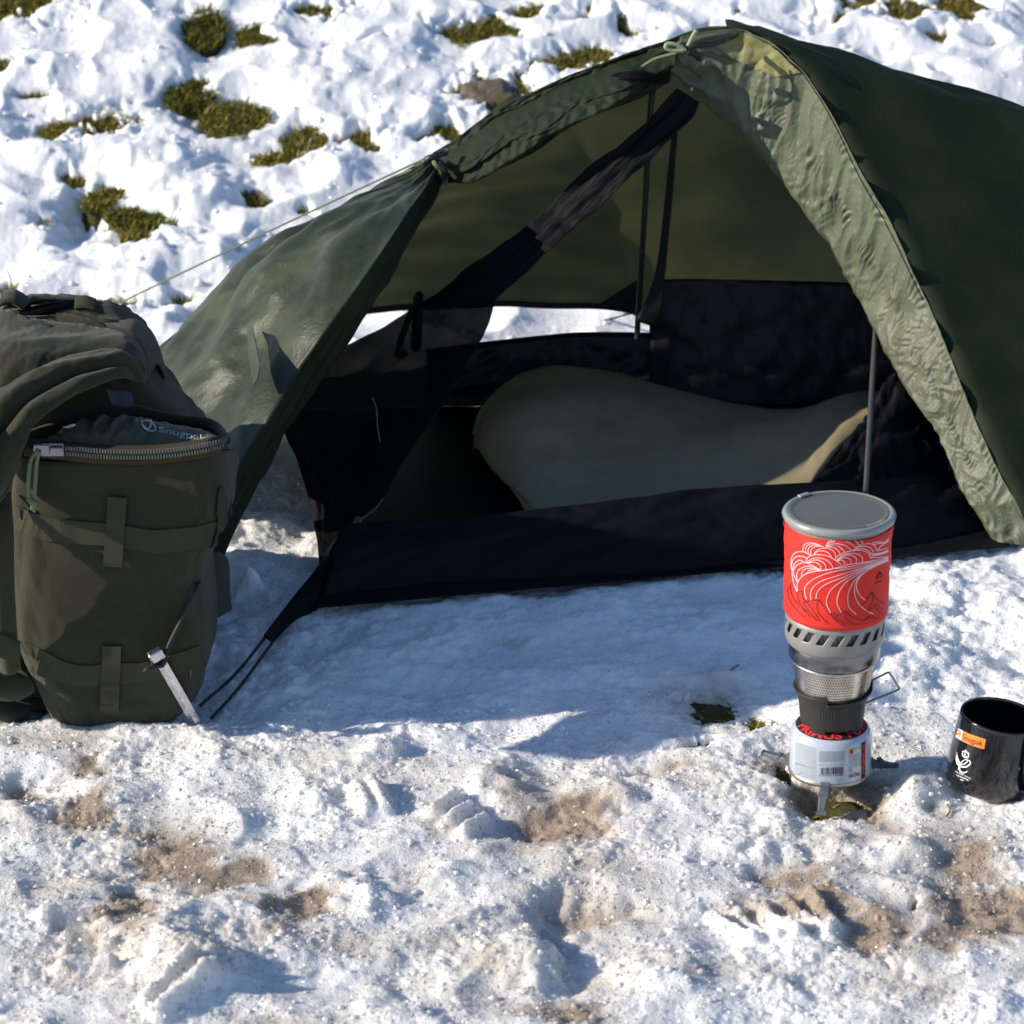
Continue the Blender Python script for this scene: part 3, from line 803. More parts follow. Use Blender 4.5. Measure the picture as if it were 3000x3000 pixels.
APEX = (2129, 75, 3.85)
RIDGE_L = [(300, 1230, 3.99), (380, 1160, 3.98), (476, 1082, 3.97), (600, 978, 3.96), (704, 891, 3.95), (800, 800, 3.94), (870, 745, 3.935), (994, 637, 3.925), (1100, 549, 3.915), (1178, 507, 3.91), (1255, 455, 3.905)]
RIDGE_M = [(1255, 455, 3.905), (1333, 409, 3.90), (1431, 336, 3.895), (1540, 280, 3.89), (1649, 228, 3.885), (1747, 192, 3.88), (1825, 160, 3.875), (1902, 135, 3.87), (1990, 106, 3.86), (2078, 80, 3.855), APEX]
HOOP = [APEX, (2179, 85, 3.842), (2223, 104, 3.835), (2264, 124, 3.825), (2311, 166, 3.81), (2357, 212, 3.795), (2404, 280, 3.775), (2445, 347, 3.755), (2481, 419, 3.735), (2523, 502, 3.715), (2569, 580, 3.695),
        (2621, 673, 3.67), (2671, 790, 3.64), (2725, 900, 3.615), (2795, 1071, 3.555), (2860, 1235, 3.51), (2910, 1345, 3.48), (2960, 1440, 3.455), (3010, 1555, 3.435)]
# rear panel: ridge (left to apex to rear hoop foot) down to the lifted rear hem
n = 130
top = np.vstack((C3(RIDGE_L, 60), C3(RIDGE_M, 71)[1:]))
top = top + np.array((0, 0.004, -0.002))
HEMB = [(300, 1190, 4.02), (420, 1080, 4.06), (600, 985, 4.10), (800, 932, 4.13), (1000, 905, 4.15), (1100, 900, 4.155), (1200, 894, 4.16), (1462, 880, 4.165), (1566, 882, 4.165), (1669, 885, 4.165), (1773, 893, 4.16), (1840, 903, 4.155), (1866, 914, 4.15)]
hem_b = C3(HEMB, 90)
tail = resamp([hem_b[-1], hem_b[-1] + (0.10, 0.05, -0.01), hem_b[-1] + (0.25, 0.09, -0.03), hem_b[-1] + (0.45, 0.12, -0.05)], 41)[1:]
hem_b = np.vstack((hem_b, tail))
m = 60
G = ruled(top, hem_b, m)
t = np.linspace(0, 1, m)[None, :]
sN = np.linspace(0, 1, len(top))[:, None]
G[..., 1] += 0.055 * np.sin(np.pi * t) * np.sin(np.pi * np.clip(sN, 0.05, 1)) ** 0.5
G[..., 2] += 0.035 * np.sin(np.pi * t) * np.sin(np.pi * np.clip(sN, 0.1, 1)) ** 0.5
nr = gnormals(G)
# slack folds run from the tie point out along the hem
fold = 0.0035 * np.sin((t * 46 + 3.0 * np.sin(sN * 5.0) + 2.5 * noise2(sN * 6, t * 3, 5))) * sstep(0.2, 0.7, t) * (1 - sstep(0.62, 0.9, sN)) + 0.006 * noise2(sN * 9, t * 6, 8)
G = G + nr * fold[..., None]
rear = gobj('rear_panel', G, M['fly_back'], tent, solid=0.0008)
hm = np.stack((G[:, -1], G[:, -1] + np.array((0, -0.001, -0.009))), 1)
gobj('rear_hem', hm, M['inner'], tent, solid=0.002)

# head end beyond the hoop
hoop = C3(HOOP, 70)
def headside(sign, hp, name, mat):
    k = len(hp)
    end = np.stack((np.full(k, 1.95), 3.90 - sign * 0.26 * np.linspace(0, 1, k) ** 0.8, 0.22 * (1 - np.linspace(0, 1, k) ** 1.6)), 1)
    nv = 60
    v = np.linspace(0, 1, nv)[None, :, None]
    G = hp[:, None] * (1 - v) + end[:, None] * v
    u = np.linspace(0, 1, k)[:, None]
    vv = v[..., 0]
    G[..., 2] -= 0.040 * np.sin(np.pi * np.minimum(vv * 1.15, 1)) * (1 - u) ** 2 + 0.0 * vv
    G[..., 1] += sign * 0.045 * np.sin(np.pi * vv) * np.sin(np.pi * u)
    nr = gnormals(G)
    w = 0.004 * noise2(u * 4 + 0 * vv, vv * 14, 3) + 0.0025 * np.sin(vv * 60 + 5 * u + 2 * noise2(u * 5, vv * 6, 9)) * np.exp(-((u - 0.12) / 0.12) ** 2) + 0.003 * noise2(u * 14, vv * 30, 12)
    w = w + 0.0030 * np.sin(u * 55 + 3 * noise2(u * 9, vv * 3, 21)) * np.exp(-vv * 9) + 0.004 * (0.5 - np.abs(noise2(u * 7 - vv * 5, vv * 3 + u * 2, 22)))
    w = w * sstep(0.0, 0.06, u)
    return gobj(name, G + nr * w[..., None], mat, tent, solid=0.0008)
headside(1, hoop, 'front_panel', M['fly'])
hb = hoop.copy(); hb[:, 1] = 2 * 3.855 - hoop[:, 1] + 0.03; hb[:, 0] = hoop[:, 0] * 0.9 + 0.02
hb[0] = hoop[0]
headside(-1, hb, 'far_panel', M['fly'])
# rear panel from ridge apex to rear hoop
G2 = ruled(np.repeat(top[-1:], 70, 0), hb, 2)
side = np.zeros((70, 40, 3))
last_row = G[-1]
for i in range(70):
    a, b = resamp(last_row, 70)[i], hb[i]
    for j, q in enumerate(np.linspace(0, 1, 40)):
        side[i, j] = a * (1 - q) + b * q + np.array((0, 0.02, 0.01)) * math.sin(math.pi * q) * (i / 69)
gobj('rear_panel', side, M['fly_back'], tent, solid=0.0008)

# gathered door hem: from the tie at the apex down the hoop
INNER = [(1945, 208, 3.885), (2000, 269, 3.885), (2078, 336, 3.875), (2150, 404, 3.865), (2217, 476, 3.85), (2254, 528, 3.84), (2310, 600, 3.82), (2362, 673, 3.80), (2404, 725, 3.785), (2445, 807, 3.765), (2492, 890, 3.745),
         (2549, 1000, 3.69), (2640, 1157, 3.61), (2733, 1289, 3.555), (2795, 1429, 3.50), (2857, 1522, 3.47), (2912, 1588, 3.45)]
HOOPX = [(1996, 112, 3.845), (2060, 98, 3.84), (2120, 90, 3.838)] + [(a - 3, b + 4, c - 0.004) for a, b, c in HOOP[1:-1]] + [(2996, 1500, 3.442), (3015, 1600, 3.44)]
nL, nW = 520, 64
A, B = C3(HOOPX, nL), C3(INNER, nL)
G = ruled(A, B, nW)
u, v = np.meshgrid(np.linspace(0, 1, nL), np.linspace(0, 1, nW), indexing='ij')
nr = gnormals(G)
if nr[200, 30, 1] > 0: nr = -nr
ed = np.sin(np.pi * np.clip(v, 0, 1))
L = u * 90 + 2.0 * noise2(u * 14, v * 4, 2)
g1 = sstep(0.12, 0.3, u) * np.exp(-((v - 0.50 - 0.05 * noise2(u * 8, u * 0, 3)) / 0.10) ** 2) * np.sin(2 * np.pi * L * 1.15) * 0.0018 * sstep(-0.25, 0.15, noise2(u * 22, v * 2, 24))
g2 = sstep(0.12, 0.3, u) * np.exp(-((v - 0.10) / 0.07) ** 2) * np.sin(2 * np.pi * L * 0.9 + 1) * 0.0015 * sstep(-0.3, 0.2, noise2(u * 17, v * 2, 25))
slant = u * 60 - v * 7
wu, wv_ = u + 0.012 * noise2(u * 18, v * 2, 14), v + 0.12 * noise2(u * 18, v * 2, 15)
calm = sstep(-0.2, 0.4, noise2(u * 13 + 3, v * 1.6, 16))
cr = (0.5 - np.abs(noise2(wu * 26 - wv_ * 2.5, wv_ * 1.5 + u * 3, 4))) * 0.010 + calm * ((0.5 - np.abs(noise2(wu * 55 + wv_ * 5, wv_ * 2.4, 6))) * 0.005 + (0.5 - np.abs(noise2(wu * 110 - wv_ * 7, wv_ * 4, 7))) * 0.0028) + 0.0006 * noise2(u * 330, v * 24, 17)
topg = (1 - sstep(0.03, 0.16, u)) * 0.006 * np.sin(v * 26 + 3 * noise2(u * 10, v * 3, 8))
disp = g1 + g2 + cr * (0.35 + 0.65 * ed) - 0.006 + topg
disp = disp * sstep(0.0, 0.05, v + 0.02)
roll = 0.012 * np.maximum(0, v - 0.88) / 0.12                           # free edge curls under
G = G + nr * (disp - roll)[..., None]
G[..., 0] += 0.0012 * noise2(u * 60, v * 0 + 2, 13) * v
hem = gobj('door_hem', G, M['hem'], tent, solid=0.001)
hem_skin = Skin(hem)
pq = [(2179, 90), (2268, 132), (2350, 212), (2278, 222), (2192, 188), (2096, 140)]
gq = []
for i, a in enumerate(np.linspace(0, 1, 22)):
    up = resamp(np.array(((2177, 90), (2266, 132), (2348, 211)), float), 22)[i]; lo = resamp(np.array(((2096, 139), (2190, 187), (2276, 222)), float), 22)[i]
    gq.append([hem_skin.at(*(up * (1 - q) + lo * q), 0.0035)[0] for q in np.linspace(0, 1, 14)])
pch = gobj('reinforcement_patch', gq, M['patch'], tent)
pch['label'] = 'yellow-green reinforcement patch at the top of the hem'
# stitching along the hem
V, F = strip(hem_skin, [(2268, 132), (2352, 214), (2440, 352), (2515, 510), (2610, 680), (2705, 880)], 3.0, 0.0012, 160)
obj('seam', V, F, M['fly'], tent)

# wing of the open door, left: ridge -> crease (lit side) -> free edge (turned in)
CREASE = [(520, 1760, 3.27), (560, 1650, 3.28), (640, 1500, 3.30), (720, 1350, 3.325), (800, 1215, 3.365), (870, 1095, 3.415), (960, 965, 3.445), (1080, 795, 3.53), (1190, 630, 3.67), (1250, 545, 3.79), (1278, 500, 3.87)]
EDGE = [(560, 1760, 3.33), (590, 1690, 3.34), (634, 1600, 3.36), (704, 1446, 3.395), (800, 1276, 3.45), (878, 1152, 3.50), (950, 1048, 3.525), (1048, 909, 3.595), (1126, 813, 3.65), (1178, 735, 3.71), (1229, 657, 3.77), (1271, 595, 3.83), (1297, 530, 3.875)]
nL = 220
Rg, Cr, Eg = C3(RIDGE_L, nL), C3(CREASE, nL), C3(EDGE, nL)
def wingpart(A, B, m, bulge, seed, fa, fk, name, mat, hemlift=0.0):
    s = np.linspace(0, 1, m)[None, :]; tt = np.linspace(0, 1, nL)[:, None]
    lift = hemlift * np.exp(-((s - 0.80) / 0.15) ** 2)                        # the bottom hem arches up between its pegs
    tp = lift + (1 - lift) * tt
    G = np.zeros((nL, m, 3)); kx_ = np.linspace(0, 1, nL)
    for j in range(m):
        for c_ in range(3): G[:, j, c_] = np.interp(tp[:, j], kx_, A[:, c_]) * (1 - s[0, j]) + np.interp(tp[:, j], kx_, B[:, c_]) * s[0, j]
    nr = gnormals(G)
    if nr[110, m // 2, 1] > 0: nr = -nr
    f = fa * np.sin(fk * s + 2.2 * noise2(s * 3 + 0 * tt, tt * 2.5, seed)) * sstep(0.02, 0.5, 1 - tt + 0.25) * np.sin(np.pi * s) ** 0.6
    f = f + 0.012 * (0.5 - np.abs(noise2(s * 5, tt * 4 + s * 2, seed + 2))) * np.sin(np.pi * s) * sstep(0, .4, 1.05 - tt) + 0.003 * noise2(s * 18, tt * 16, seed + 1) * np.sin(np.pi * s) ** .5 + bulge * np.sin(np.pi * s) * sstep(0.06, 0.55, 1.0 - tt)
    return gobj(name, G + nr * f[..., None], mat, tent, solid=0.0008)
wing = wingpart(Rg, Cr, 90, 0.072, 31, 0.0085, 22, 'door_wing', M['wing'], 0.17)
wingpart(Cr, Eg, 36, 0.012, 41, 0.0045, 12, 'wing_fold', M['fly'])
# small guy-point flap standing on the wing
fl = [W(724, 955, 3.53), W(740, 958, 3.50), W(762, 1070, 3.38), W(755, 1110, 3.38), W(743, 1128, 3.39)]
obj('guy_tab', [fl[0], fl[1], fl[2], fl[3], fl[4], W(730, 1060, 3.44)], [(0, 1, 2, 5), (5, 2, 3, 4)], M['wing'], tent, smooth=False, solid=0.001)

# rolled door cloth between the tie and the apex
LOW = [(1300, 536, 3.885), (1330, 537, 3.88), (1369, 533, 3.875), (1431, 507, 3.87), (1493, 476, 3.87), (1566, 435, 3.87), (1669, 367, 3.87), (1788, 310, 3.875), (1907, 264, 3.88), (1954, 241, 3.885)]
UPP = RIDGE_M[:-2]
nL, nW = 240, 80
A, B = C3(UPP, nL), C3(LOW, nL)
G = ruled(A, B, nW)
u, v = np.meshgrid(np.linspace(0, 1, nL), np.linspace(0, 1, nW), indexing='ij')
prof = -0.060 * np.sin(np.pi * np.clip((v - 0.15) / 0.85, 0, 1)) ** 0.8 * sstep(0.0, 0.14, u) * (1 - 0.6 * sstep(0.75, 1, u))
pl = 0.010 * np.sin(v * 14 + 2.0 * noise2(u * 3.5, v * 1.2, 3) + u * 5) * sstep(0.12, 0.4, v) + 0.006 * np.sin(v * 30 + 6 * u + 2 * noise2(u * 5, v * 2, 5)) * sstep(0.02, 0.2, v)
pl = pl * (0.35 + 0.65 * sstep(0.0, 0.3, u))
G[..., 1] += prof + pl * 0.8 + 0.003 * noise2(u * 30, v * 20, 6)
G[..., 2] += pl * 0.4
gobj('rolled_door', G, M['fly'], tent, solid=0.001)
# tuck-under of the roll
Bt = B + np.array((0, 0.05, 0.012))
gobj('rolled_door_underside', ruled(G[:, -1], Bt, 6), M['fly'], tent, solid=0.001)
# toggle tie: band, toggle bar
tube('tie_band', [W(1262, 462, 3.875), W(1290, 480, 3.84), W(1302, 510, 3.84), W(1300, 538, 3.87), W(1290, 540, 3.905)], 0.0055, M['black_plastic'], tent, n=24)
tube('toggle', [W(1243, 476, 3.85), W(1262, 462, 3.842), W(1290, 452, 3.845), W(1308, 444, 3.85)], [0.0045, 0.006, 0.005, 0.004, 0.0045, 0.005], M['black_plastic'], tent, n=6)
tube('toggle_loop', [W(1268, 464, 3.85), W(1275, 480, 3.835), W(1288, 492, 3.835), W(1296, 505, 3.838)], 0.0035, M['cord'], tent, n=12)
# black strap over the apex end of the roll
S1 = C3([(1800, 215, 3.825), (1850, 203, 3.805), (1905, 212, 3.80), (1960, 236, 3.82)], 30); S2 = C3([(1790, 222, 3.835), (1845, 232, 3.81), (1905, 240, 3.81), (1958, 243, 3.84)], 30)
gobj('apex_strap', ruled(S1, S2, 8), M['inner_blue'], tent, solid=0.002)
# bow of pale cord at the apex
bow = [(2008, 145), (1985, 132), (1958, 128), (1950, 138), (1965, 147), (2000, 148), (2012, 142), (2020, 125), (2030, 105), (2040, 88)]
tube('tie_cord', [W(a, b, 3.79) for a, b in bow], 0.0028, M['cord_pale'], tent, n=60, seg=7)
tube('tie_cord', [W(2005, 146, 3.788), W(1970, 158, 3.80), W(1920, 172, 3.81), W(1880, 196, 3.82)], 0.0022, M['cord'], tent, n=14)
tube('tie_cord', [W(2010, 142, 3.79), W(2040, 132, 3.79), W(2085, 128, 3.80), W(2120, 118, 3.82)], 0.004, M['cord_black'], tent, n=14)
tube('tie_cord', [W(2012, 150, 3.788), W(2035, 160, 3.80), W(2048, 172, 3.81)], 0.004, M['cord_black'], tent, n=10)
# guy line out to the left
e = T_at(130, 985)
tube('guy_line', [W(1250, 462, 3.88), W(800, 672, 4.05), np.array((e[0], e[1], 0.0))], 0.0014, M['cord'], tent, n=30, seg=6)
# rear corner tie-outs
for a, b in ((1845, 1790), (1862, 1772)):
    q = T_at(b, 990)
    tube('rear_guy_line', [W(a + 6, 914, 4.15), np.array((q[0], q[1] + 0.1, 0.0))], 0.0013, M['cord_black'], tent, n=8, seg=5)
obj('rear_corner_patch', [W(1735, 902, 4.145), W(1868, 820, 4.13), W(1868, 918, 4.135)], [(0, 1, 2)], M['inner'], tent, smooth=False, solid=0.001)

# ---- black inner tent
def wall(name, topc, botc, mat, n=140, m=26, amp=0.004, seed=1, push=0.0, kx=16, ky=4, sol=0.0008):
    A, B = C3(topc, n), C3(botc, n)
    G = ruled(A, B, m)
    u, v = np.meshgrid(np.linspace(0, 1, n), np.linspace(0, 1, m), indexing='ij')
    nr = gnormals(G)
    if nr[n // 2, m // 2, 1] > 0: nr = -nr
    f = amp * noise2(u * kx + v * 2, v * ky, seed) + amp * 0.5 * (0.5 - np.abs(noise2(u * kx * 1.7 - v * 4, v * ky * 1.6, seed + 3))) + amp * 0.3 * noise2(u * kx * 4, v * ky * 4, seed + 1) + push * np.sin(np.pi * v)
    return gobj(name, G + nr * f[..., None], mat, tent, solid=sol)
wall('front_wall', [(1000, 1545, 3.36), (1059, 1532, 3.365), (1266, 1525, 3.38), (1385, 1514, 3.39), (1600, 1489, 3.405), (1859, 1459, 3.425), (2066, 1431, 3.44), (2299, 1418, 3.455), (2560, 1405, 3.50), (2800, 1380, 3.57), (2960, 1370, 3.60)],
     [(930, 1790, 3.27), (975, 1775, 3.28), (1087, 1745, 3.30), (1300, 1718, 3.32), (1553, 1705, 3.335), (1941, 1685, 3.355), (2298, 1640, 3.40), (2624, 1622, 3.435), (2904, 1592, 3.49), (3060, 1580, 3.51)], M['inner_blue'], amp=0.005, seed=3, push=0.012)
# drawn-out corner going down to the peg strap
cA, cB = C3([(1000, 1545, 3.36), (935, 1655, 3.33), (860, 1748, 3.27), (800, 1825, 3.19), (772, 1862, 3.145)], 40), C3([(930, 1790, 3.27), (905, 1800, 3.255), (870, 1815, 3.23), (830, 1850, 3.17), (800, 1884, 3.13)], 40)
gobj('corner_gusset', ruled(cA, cB, 10), M['inner_blue'], tent, solid=0.0015)
peg_g = Gz(598, 2118, 0.0)
tube('peg_loop', [W(778, 1866, 3.145), W(690, 1975, 3.06), peg_g + (-0.006, 0.02, 0.012)], 0.0021, M['cord_black'], tent, n=10, seg=6)
tube('peg_loop', [W(798, 1882, 3.13), W(700, 2015, 3.03), peg_g + (0.008, 0.004, 0.004)], 0.0021, M['cord_black'], tent, n=10, seg=6)
# rear walls
wall('rear_wall', [(1250, 1030, 3.98), (1403, 1010, 4.0), (1600, 988, 4.01), (1709, 980, 4.01), (1860, 980, 4.01), (1955, 984, 4.01)], [(1250, 1190, 3.96), (1403, 1190, 3.98), (1600, 1190, 3.985), (1750, 1190, 3.985), (1955, 1190, 3.985)], M['inner'], n=100, amp=0.006, seed=9, kx=9)
tube('rear_wall_binding', [W(1250, 1030, 3.978), W(1403, 1010, 3.998), W(1600, 988, 4.008), W(1709, 980, 4.008), W(1860, 980, 4.008), W(1955, 984, 4.008)], 0.0035, M['inner_blue'], tent, n=40)
wall('rear_wall', [(1905, 842, 4.03), (1945, 818, 4.03), (2200, 820, 4.03), (2445, 826, 4.03), (2800, 836, 4.03), (3000, 840, 4.03)], [(1900, 1190, 3.99), (1945, 1190, 3.99), (2200, 1195, 3.985), (2445, 1195, 3.985), (2800, 1195, 3.985), (3000, 1195, 3.98)], M['inner'], n=110, amp=0.006, seed=14, kx=10)
obj('groundsheet', [Gz(930, 1780, 0.012), Gz(2960, 1600, 0.012), Gz(2960, 1180, 0.012), Gz(1100, 1195, 0.012)], [(0, 1, 2, 3)], M['inner_blue'], tent, smooth=False, solid=0.002)
# left end wall and slack mesh door hanging from the apex to the front corner
RE = [(2050, 300, 3.84), (2035, 340, 3.835), (1975, 399, 3.825), (1913, 461, 3.81), (1866, 500, 3.80), (1752, 616, 3.775), (1659, 688, 3.755), (1597, 750, 3.74), (1530, 807, 3.72), (1457, 878, 3.70), (1437, 940, 3.685), (1400, 1012, 3.66), (1318, 1152, 3.60),
      (1250, 1261, 3.55), (1173, 1369, 3.50), (1131, 1452, 3.455), (1059, 1525, 3.40), (990, 1600, 3.36), (940, 1655, 3.335)]
LE = [(1985, 258, 3.85), (1975, 266, 3.85), (1897, 357, 3.845), (1825, 419, 3.84), (1716, 502, 3.83), (1607, 616, 3.82), (1530, 683, 3.81), (1431, 745, 3.805), (1348, 807, 3.80), (1291, 858, 3.80), (1205, 918, 3.80), (1059, 992, 3.80), (950, 1048, 3.78), (870, 1140, 3.72),
      (826, 1240, 3.66), (840, 1290, 3.62), (867, 1338, 3.56), (909, 1473, 3.46), (930, 1600, 3.38), (938, 1655, 3.336)]
kR = [0, .04, .09, .14, .18, .27, .34, .40, .46, .53, .58, .62, .70, .76, .82, .87, .92, .97, 1]
kL = [0, .01, .10, .16, .24, .33, .39, .45, .51, .55, .60, .66, .71, .76, .81, .85, .88, .94, .98, 1]
def keyed(P, K, n):
    w = np.array([W(*p) for p in P]); s = np.linspace(0, 1, n)
    Q = np.stack([np.interp(s, K, w[:, i]) for i in range(3)], 1)
    for _ in range(3): Q[1:-1] = 0.25 * Q[:-2] + 0.5 * Q[1:-1] + 0.25 * Q[2:]
    return Q
nL, nW = 240, 40
G = ruled(keyed(RE, kR, nL), keyed(LE, kL, nL), nW)
u, v = np.meshgrid(np.linspace(0, 1, nL), np.linspace(0, 1, nW), indexing='ij')
nr = gnormals(G)
if nr[120, 20, 1] > 0: nr = -nr
f = 0.004 * np.sin(v * 15 + 2.5 * noise2(u * 5, v * 2, 4)) * (1 - 0.5 * sstep(.5, .7, u)) * np.sin(np.pi * np.clip(u, 0.03, 0.98)) ** .5 + 0.003 * noise2(u * 16, v * 5, 5) + 0.0025 * (0.5 - np.abs(noise2(u * 26, v * 9, 6)))
kk = 118
def sub(a, b, name, mat):
    gobj(name, (G + nr * f[..., None])[a:b], mat, tent, solid=0.0008)
sub(0, kk + 1, 'mesh_door', M['inner_sheer'])
sub(kk, nL, 'end_wall', M['inner_sheer'])
# tabs and zip on the end wall
T1, T2 = C3([(1212, 870, 3.77), (1226, 853, 3.76), (1240, 862, 3.755)], 8), C3([(1205, 1020, 3.755), (1215, 1030, 3.75), (1232, 1028, 3.745)], 8)
gobj('door_tab', ruled(T1, T2, 14), M['inner_blue'], tent, solid=0.002)
tube('door_loop', [W(1209, 900, 3.765), W(1180, 980, 3.755), W(1166, 1030, 3.75), W(1172, 1046, 3.745), W(1190, 1030, 3.745)], 0.0045, M['inner_blue'], tent, n=20)
tube('zip', [W(1090, 1165, 3.60), W(1103, 1200, 3.585), W(1106, 1250, 3.57), W(1118, 1320, 3.545), W(1131, 1390, 3.50), W(1126, 1450, 3.46), W(1095, 1495, 3.43), W(1050, 1525, 3.385)], 0.0011, M['stand'], tent, n=40, seg=6)
zp = tube('zip_slider', [W(1044, 1530, 3.375), W(1050, 1523, 3.372), W(1056, 1522, 3.372)], [0.004, 0.0055, 0.004], M['steel_bright'], tent)
tube('zip_pull', [W(1046, 1532, 3.370), W(1010, 1562, 3.355), W(975, 1600, 3.345), W(952, 1630, 3.335)], 0.004, M['cord'], tent, n=14)
tube('zip_pull', [W(1052, 1534, 3.368), W(1018, 1570, 3.352), W(985, 1608, 3.342), W(958, 1634, 3.332)], 0.003, M['cord'], tent, n=14)
# right hand part of the inner behind the hem
wall('front_wall', [(2548, 1235, 3.66), (2640, 1080, 3.70), (2760, 1150, 3.70), (2960, 1250, 3.70)], [(2370, 1425, 3.50), (2500, 1425, 3.53), (2700, 1420, 3.57), (2960, 1410, 3.62)], M['inner_blue'], n=70, amp=0.010, seed=23, kx=7)
# poles and the rear seam strap
tube('pole', [W(2566, 960, 3.74), W(2558, 1080, 3.66), W(2549, 1230, 3.58), W(2536, 1445, 3.47)], 0.0038, M['pole'], tent, n=24, seg=10)
tube('pole', [W(1915, 250, 3.93), W(1905, 330, 3.93), W(1890, 600, 3.95), W(1876, 820, 3.97), W(1866, 990, 3.985)], 0.0042, M['black_plastic'], tent, n=24, seg=10)
K1, K2 = C3([(1968, 395, 3.94), (1950, 560, 3.955), (1930, 740, 3.965), (1905, 850, 3.97), (1862, 940, 3.975)], 50), C3([(1985, 390, 3.935), (1972, 560, 3.95), (1955, 740, 3.96), (1945, 850, 3.965), (1938, 965, 3.97)], 50)
gobj('corner_seam', ruled(K1, K2, 8), M['inner'], tent, solid=0.001)
K1, K2 = C3([(1908, 960, 3.985), (1905, 1050, 3.98), (1900, 1130, 3.975)], 20), C3([(1970, 958, 3.985), (1966, 1050, 3.98), (1955, 1110, 3.975)], 20)
gobj('corner_seam', ruled(K1, K2, 6), M['mesh'], tent, solid=0.001)

# ---------------------------------------------------------------- sleeping mat
mt = thing('sleeping_mat', Gz(1900, 1400, 0.02), 'olive grey sleeping mat lying in waves inside the tent', 'sleeping mat')
TOPC = [(1408, 1280, 3.74), (1440, 1205, 3.82), (1500, 1140, 3.88), (1580, 1102, 3.92), (1650, 1090, 3.93), (1720, 1095, 3.93), (1800, 1112, 3.92), (1950, 1162, 3.90), (2060, 1195, 3.88), (2150, 1214, 3.87), (2270, 1225, 3.86), (2370, 1220, 3.86), (2450, 1205, 3.87), (2530, 1195, 3.88), (2700, 1200, 3.88)]
BOTC = [(1412, 1300, 3.72), (1440, 1335, 3.67), (1480, 1385, 3.60), (1530, 1450, 3.52), (1580, 1530, 3.46), (1650, 1560, 3.45), (1750, 1560, 3.455), (1900, 1550, 3.46), (2000, 1540, 3.465), (2100, 1530, 3.47), (2200, 1510, 3.475), (2350, 1460, 3.50), (2420, 1380, 3.56), (2520, 1290, 3.65), (2700, 1260, 3.70)]
A, B = C3(TOPC, 120), C3(BOTC, 120)
G = ruled(A, B, 50)
u, v = np.meshgrid(np.linspace(0, 1, 120), np.linspace(0, 1, 50), indexing='ij')
nr = gnormals(G)
if nr[60, 25, 2] < 0: nr = -nr
f = 0.022 * np.sin(np.pi * v) ** 0.7 * sstep(0, .15, u) + 0.006 * noise2(u * 5, v * 3, 3) + 0.0035 * np.sin(v * 9 + u * 14) + 0.0015 * noise2(u * 22, v * 12, 9)
G = G + nr * f[..., None]
gobj('mat_cover', G, M['mat_foam'], mt, solid=0.012, off=-1)
V, F = tube_geo(resamp(np.vstack((A[::-1][:-1], B)), 160) + np.array((0, 0, -0.003)), 0.006, 8)
obj('mat_edge', V, F, M['mat_foam'], mt)

# ---------------------------------------------------------------- tent peg
pg = thing('tent_peg', peg_g, 'shiny aluminium tent peg leaning out of the snow by the rucksack', 'tent peg')
p0, p1 = peg_g + np.array((0.004, 0, -0.03)), W(464, 1930, 2.905)
ax = p1 - p0; ln = np.linalg.norm(ax); ax /= ln
sx = np.cross(ax, (0.25, -0.9, 0.1)); sx /= np.linalg.norm(sx); sy = np.cross(sx, ax)
def rail(d, w, name):
    P = [p0, p0 + ax * 0.02, p1 - ax * 0.012, p1]
    Wd = [w * 0.55, w, w, w * 0.8]
    V = []
    for q, ww in zip(P, Wd): V += [q - sy * 0.0009, q - sy * 0.0009 + d * ww, q + sy * 0.0009 + d * ww, q + sy * 0.0009]
    F = gfaces(4, 4, False, True) + [(0, 3, 2, 1), (12, 13, 14, 15)]
    return obj(name, np.array(V), F, M['alloy'], pg, smooth=False)
rail(sx, 0.0066, 'peg_blade'); rail(-sx * 0.75 - sy * 0.66, 0.0066, 'peg_blade'); rail(-sy, 0.0055, 'peg_blade')
V, F = box_geo(p1 + ax * 0.006, sx * 0.0085, sy * 0.005, ax * 0.0065)
cap = obj('peg_head', V, F, M['alloy'], pg, smooth=False)
b = cap.modifiers.new('bev', 'BEVEL'); b.width = 0.002; b.segments = 2
tube('peg_cord', [p1 - ax * 0.004 - sy * 0.006 - sx * 0.012, p1 - ax * 0.008 + sy * 0.004, p1 + sx * 0.011 + ax * 0.002, W(500, 1880, 2.915), W(540, 1800, 2.925), W(575, 1730, 2.935), W(588, 1690, 2.955)], 0.0026, M['cord_black'], pg, n=40)
tube('peg_cord', [p1 - ax * 0.012 + sx * 0.004 - sy * 0.004, W(436, 1960, 2.895), W(424, 1968, 2.895)], 0.0034, M['cord_black'], pg, n=10)
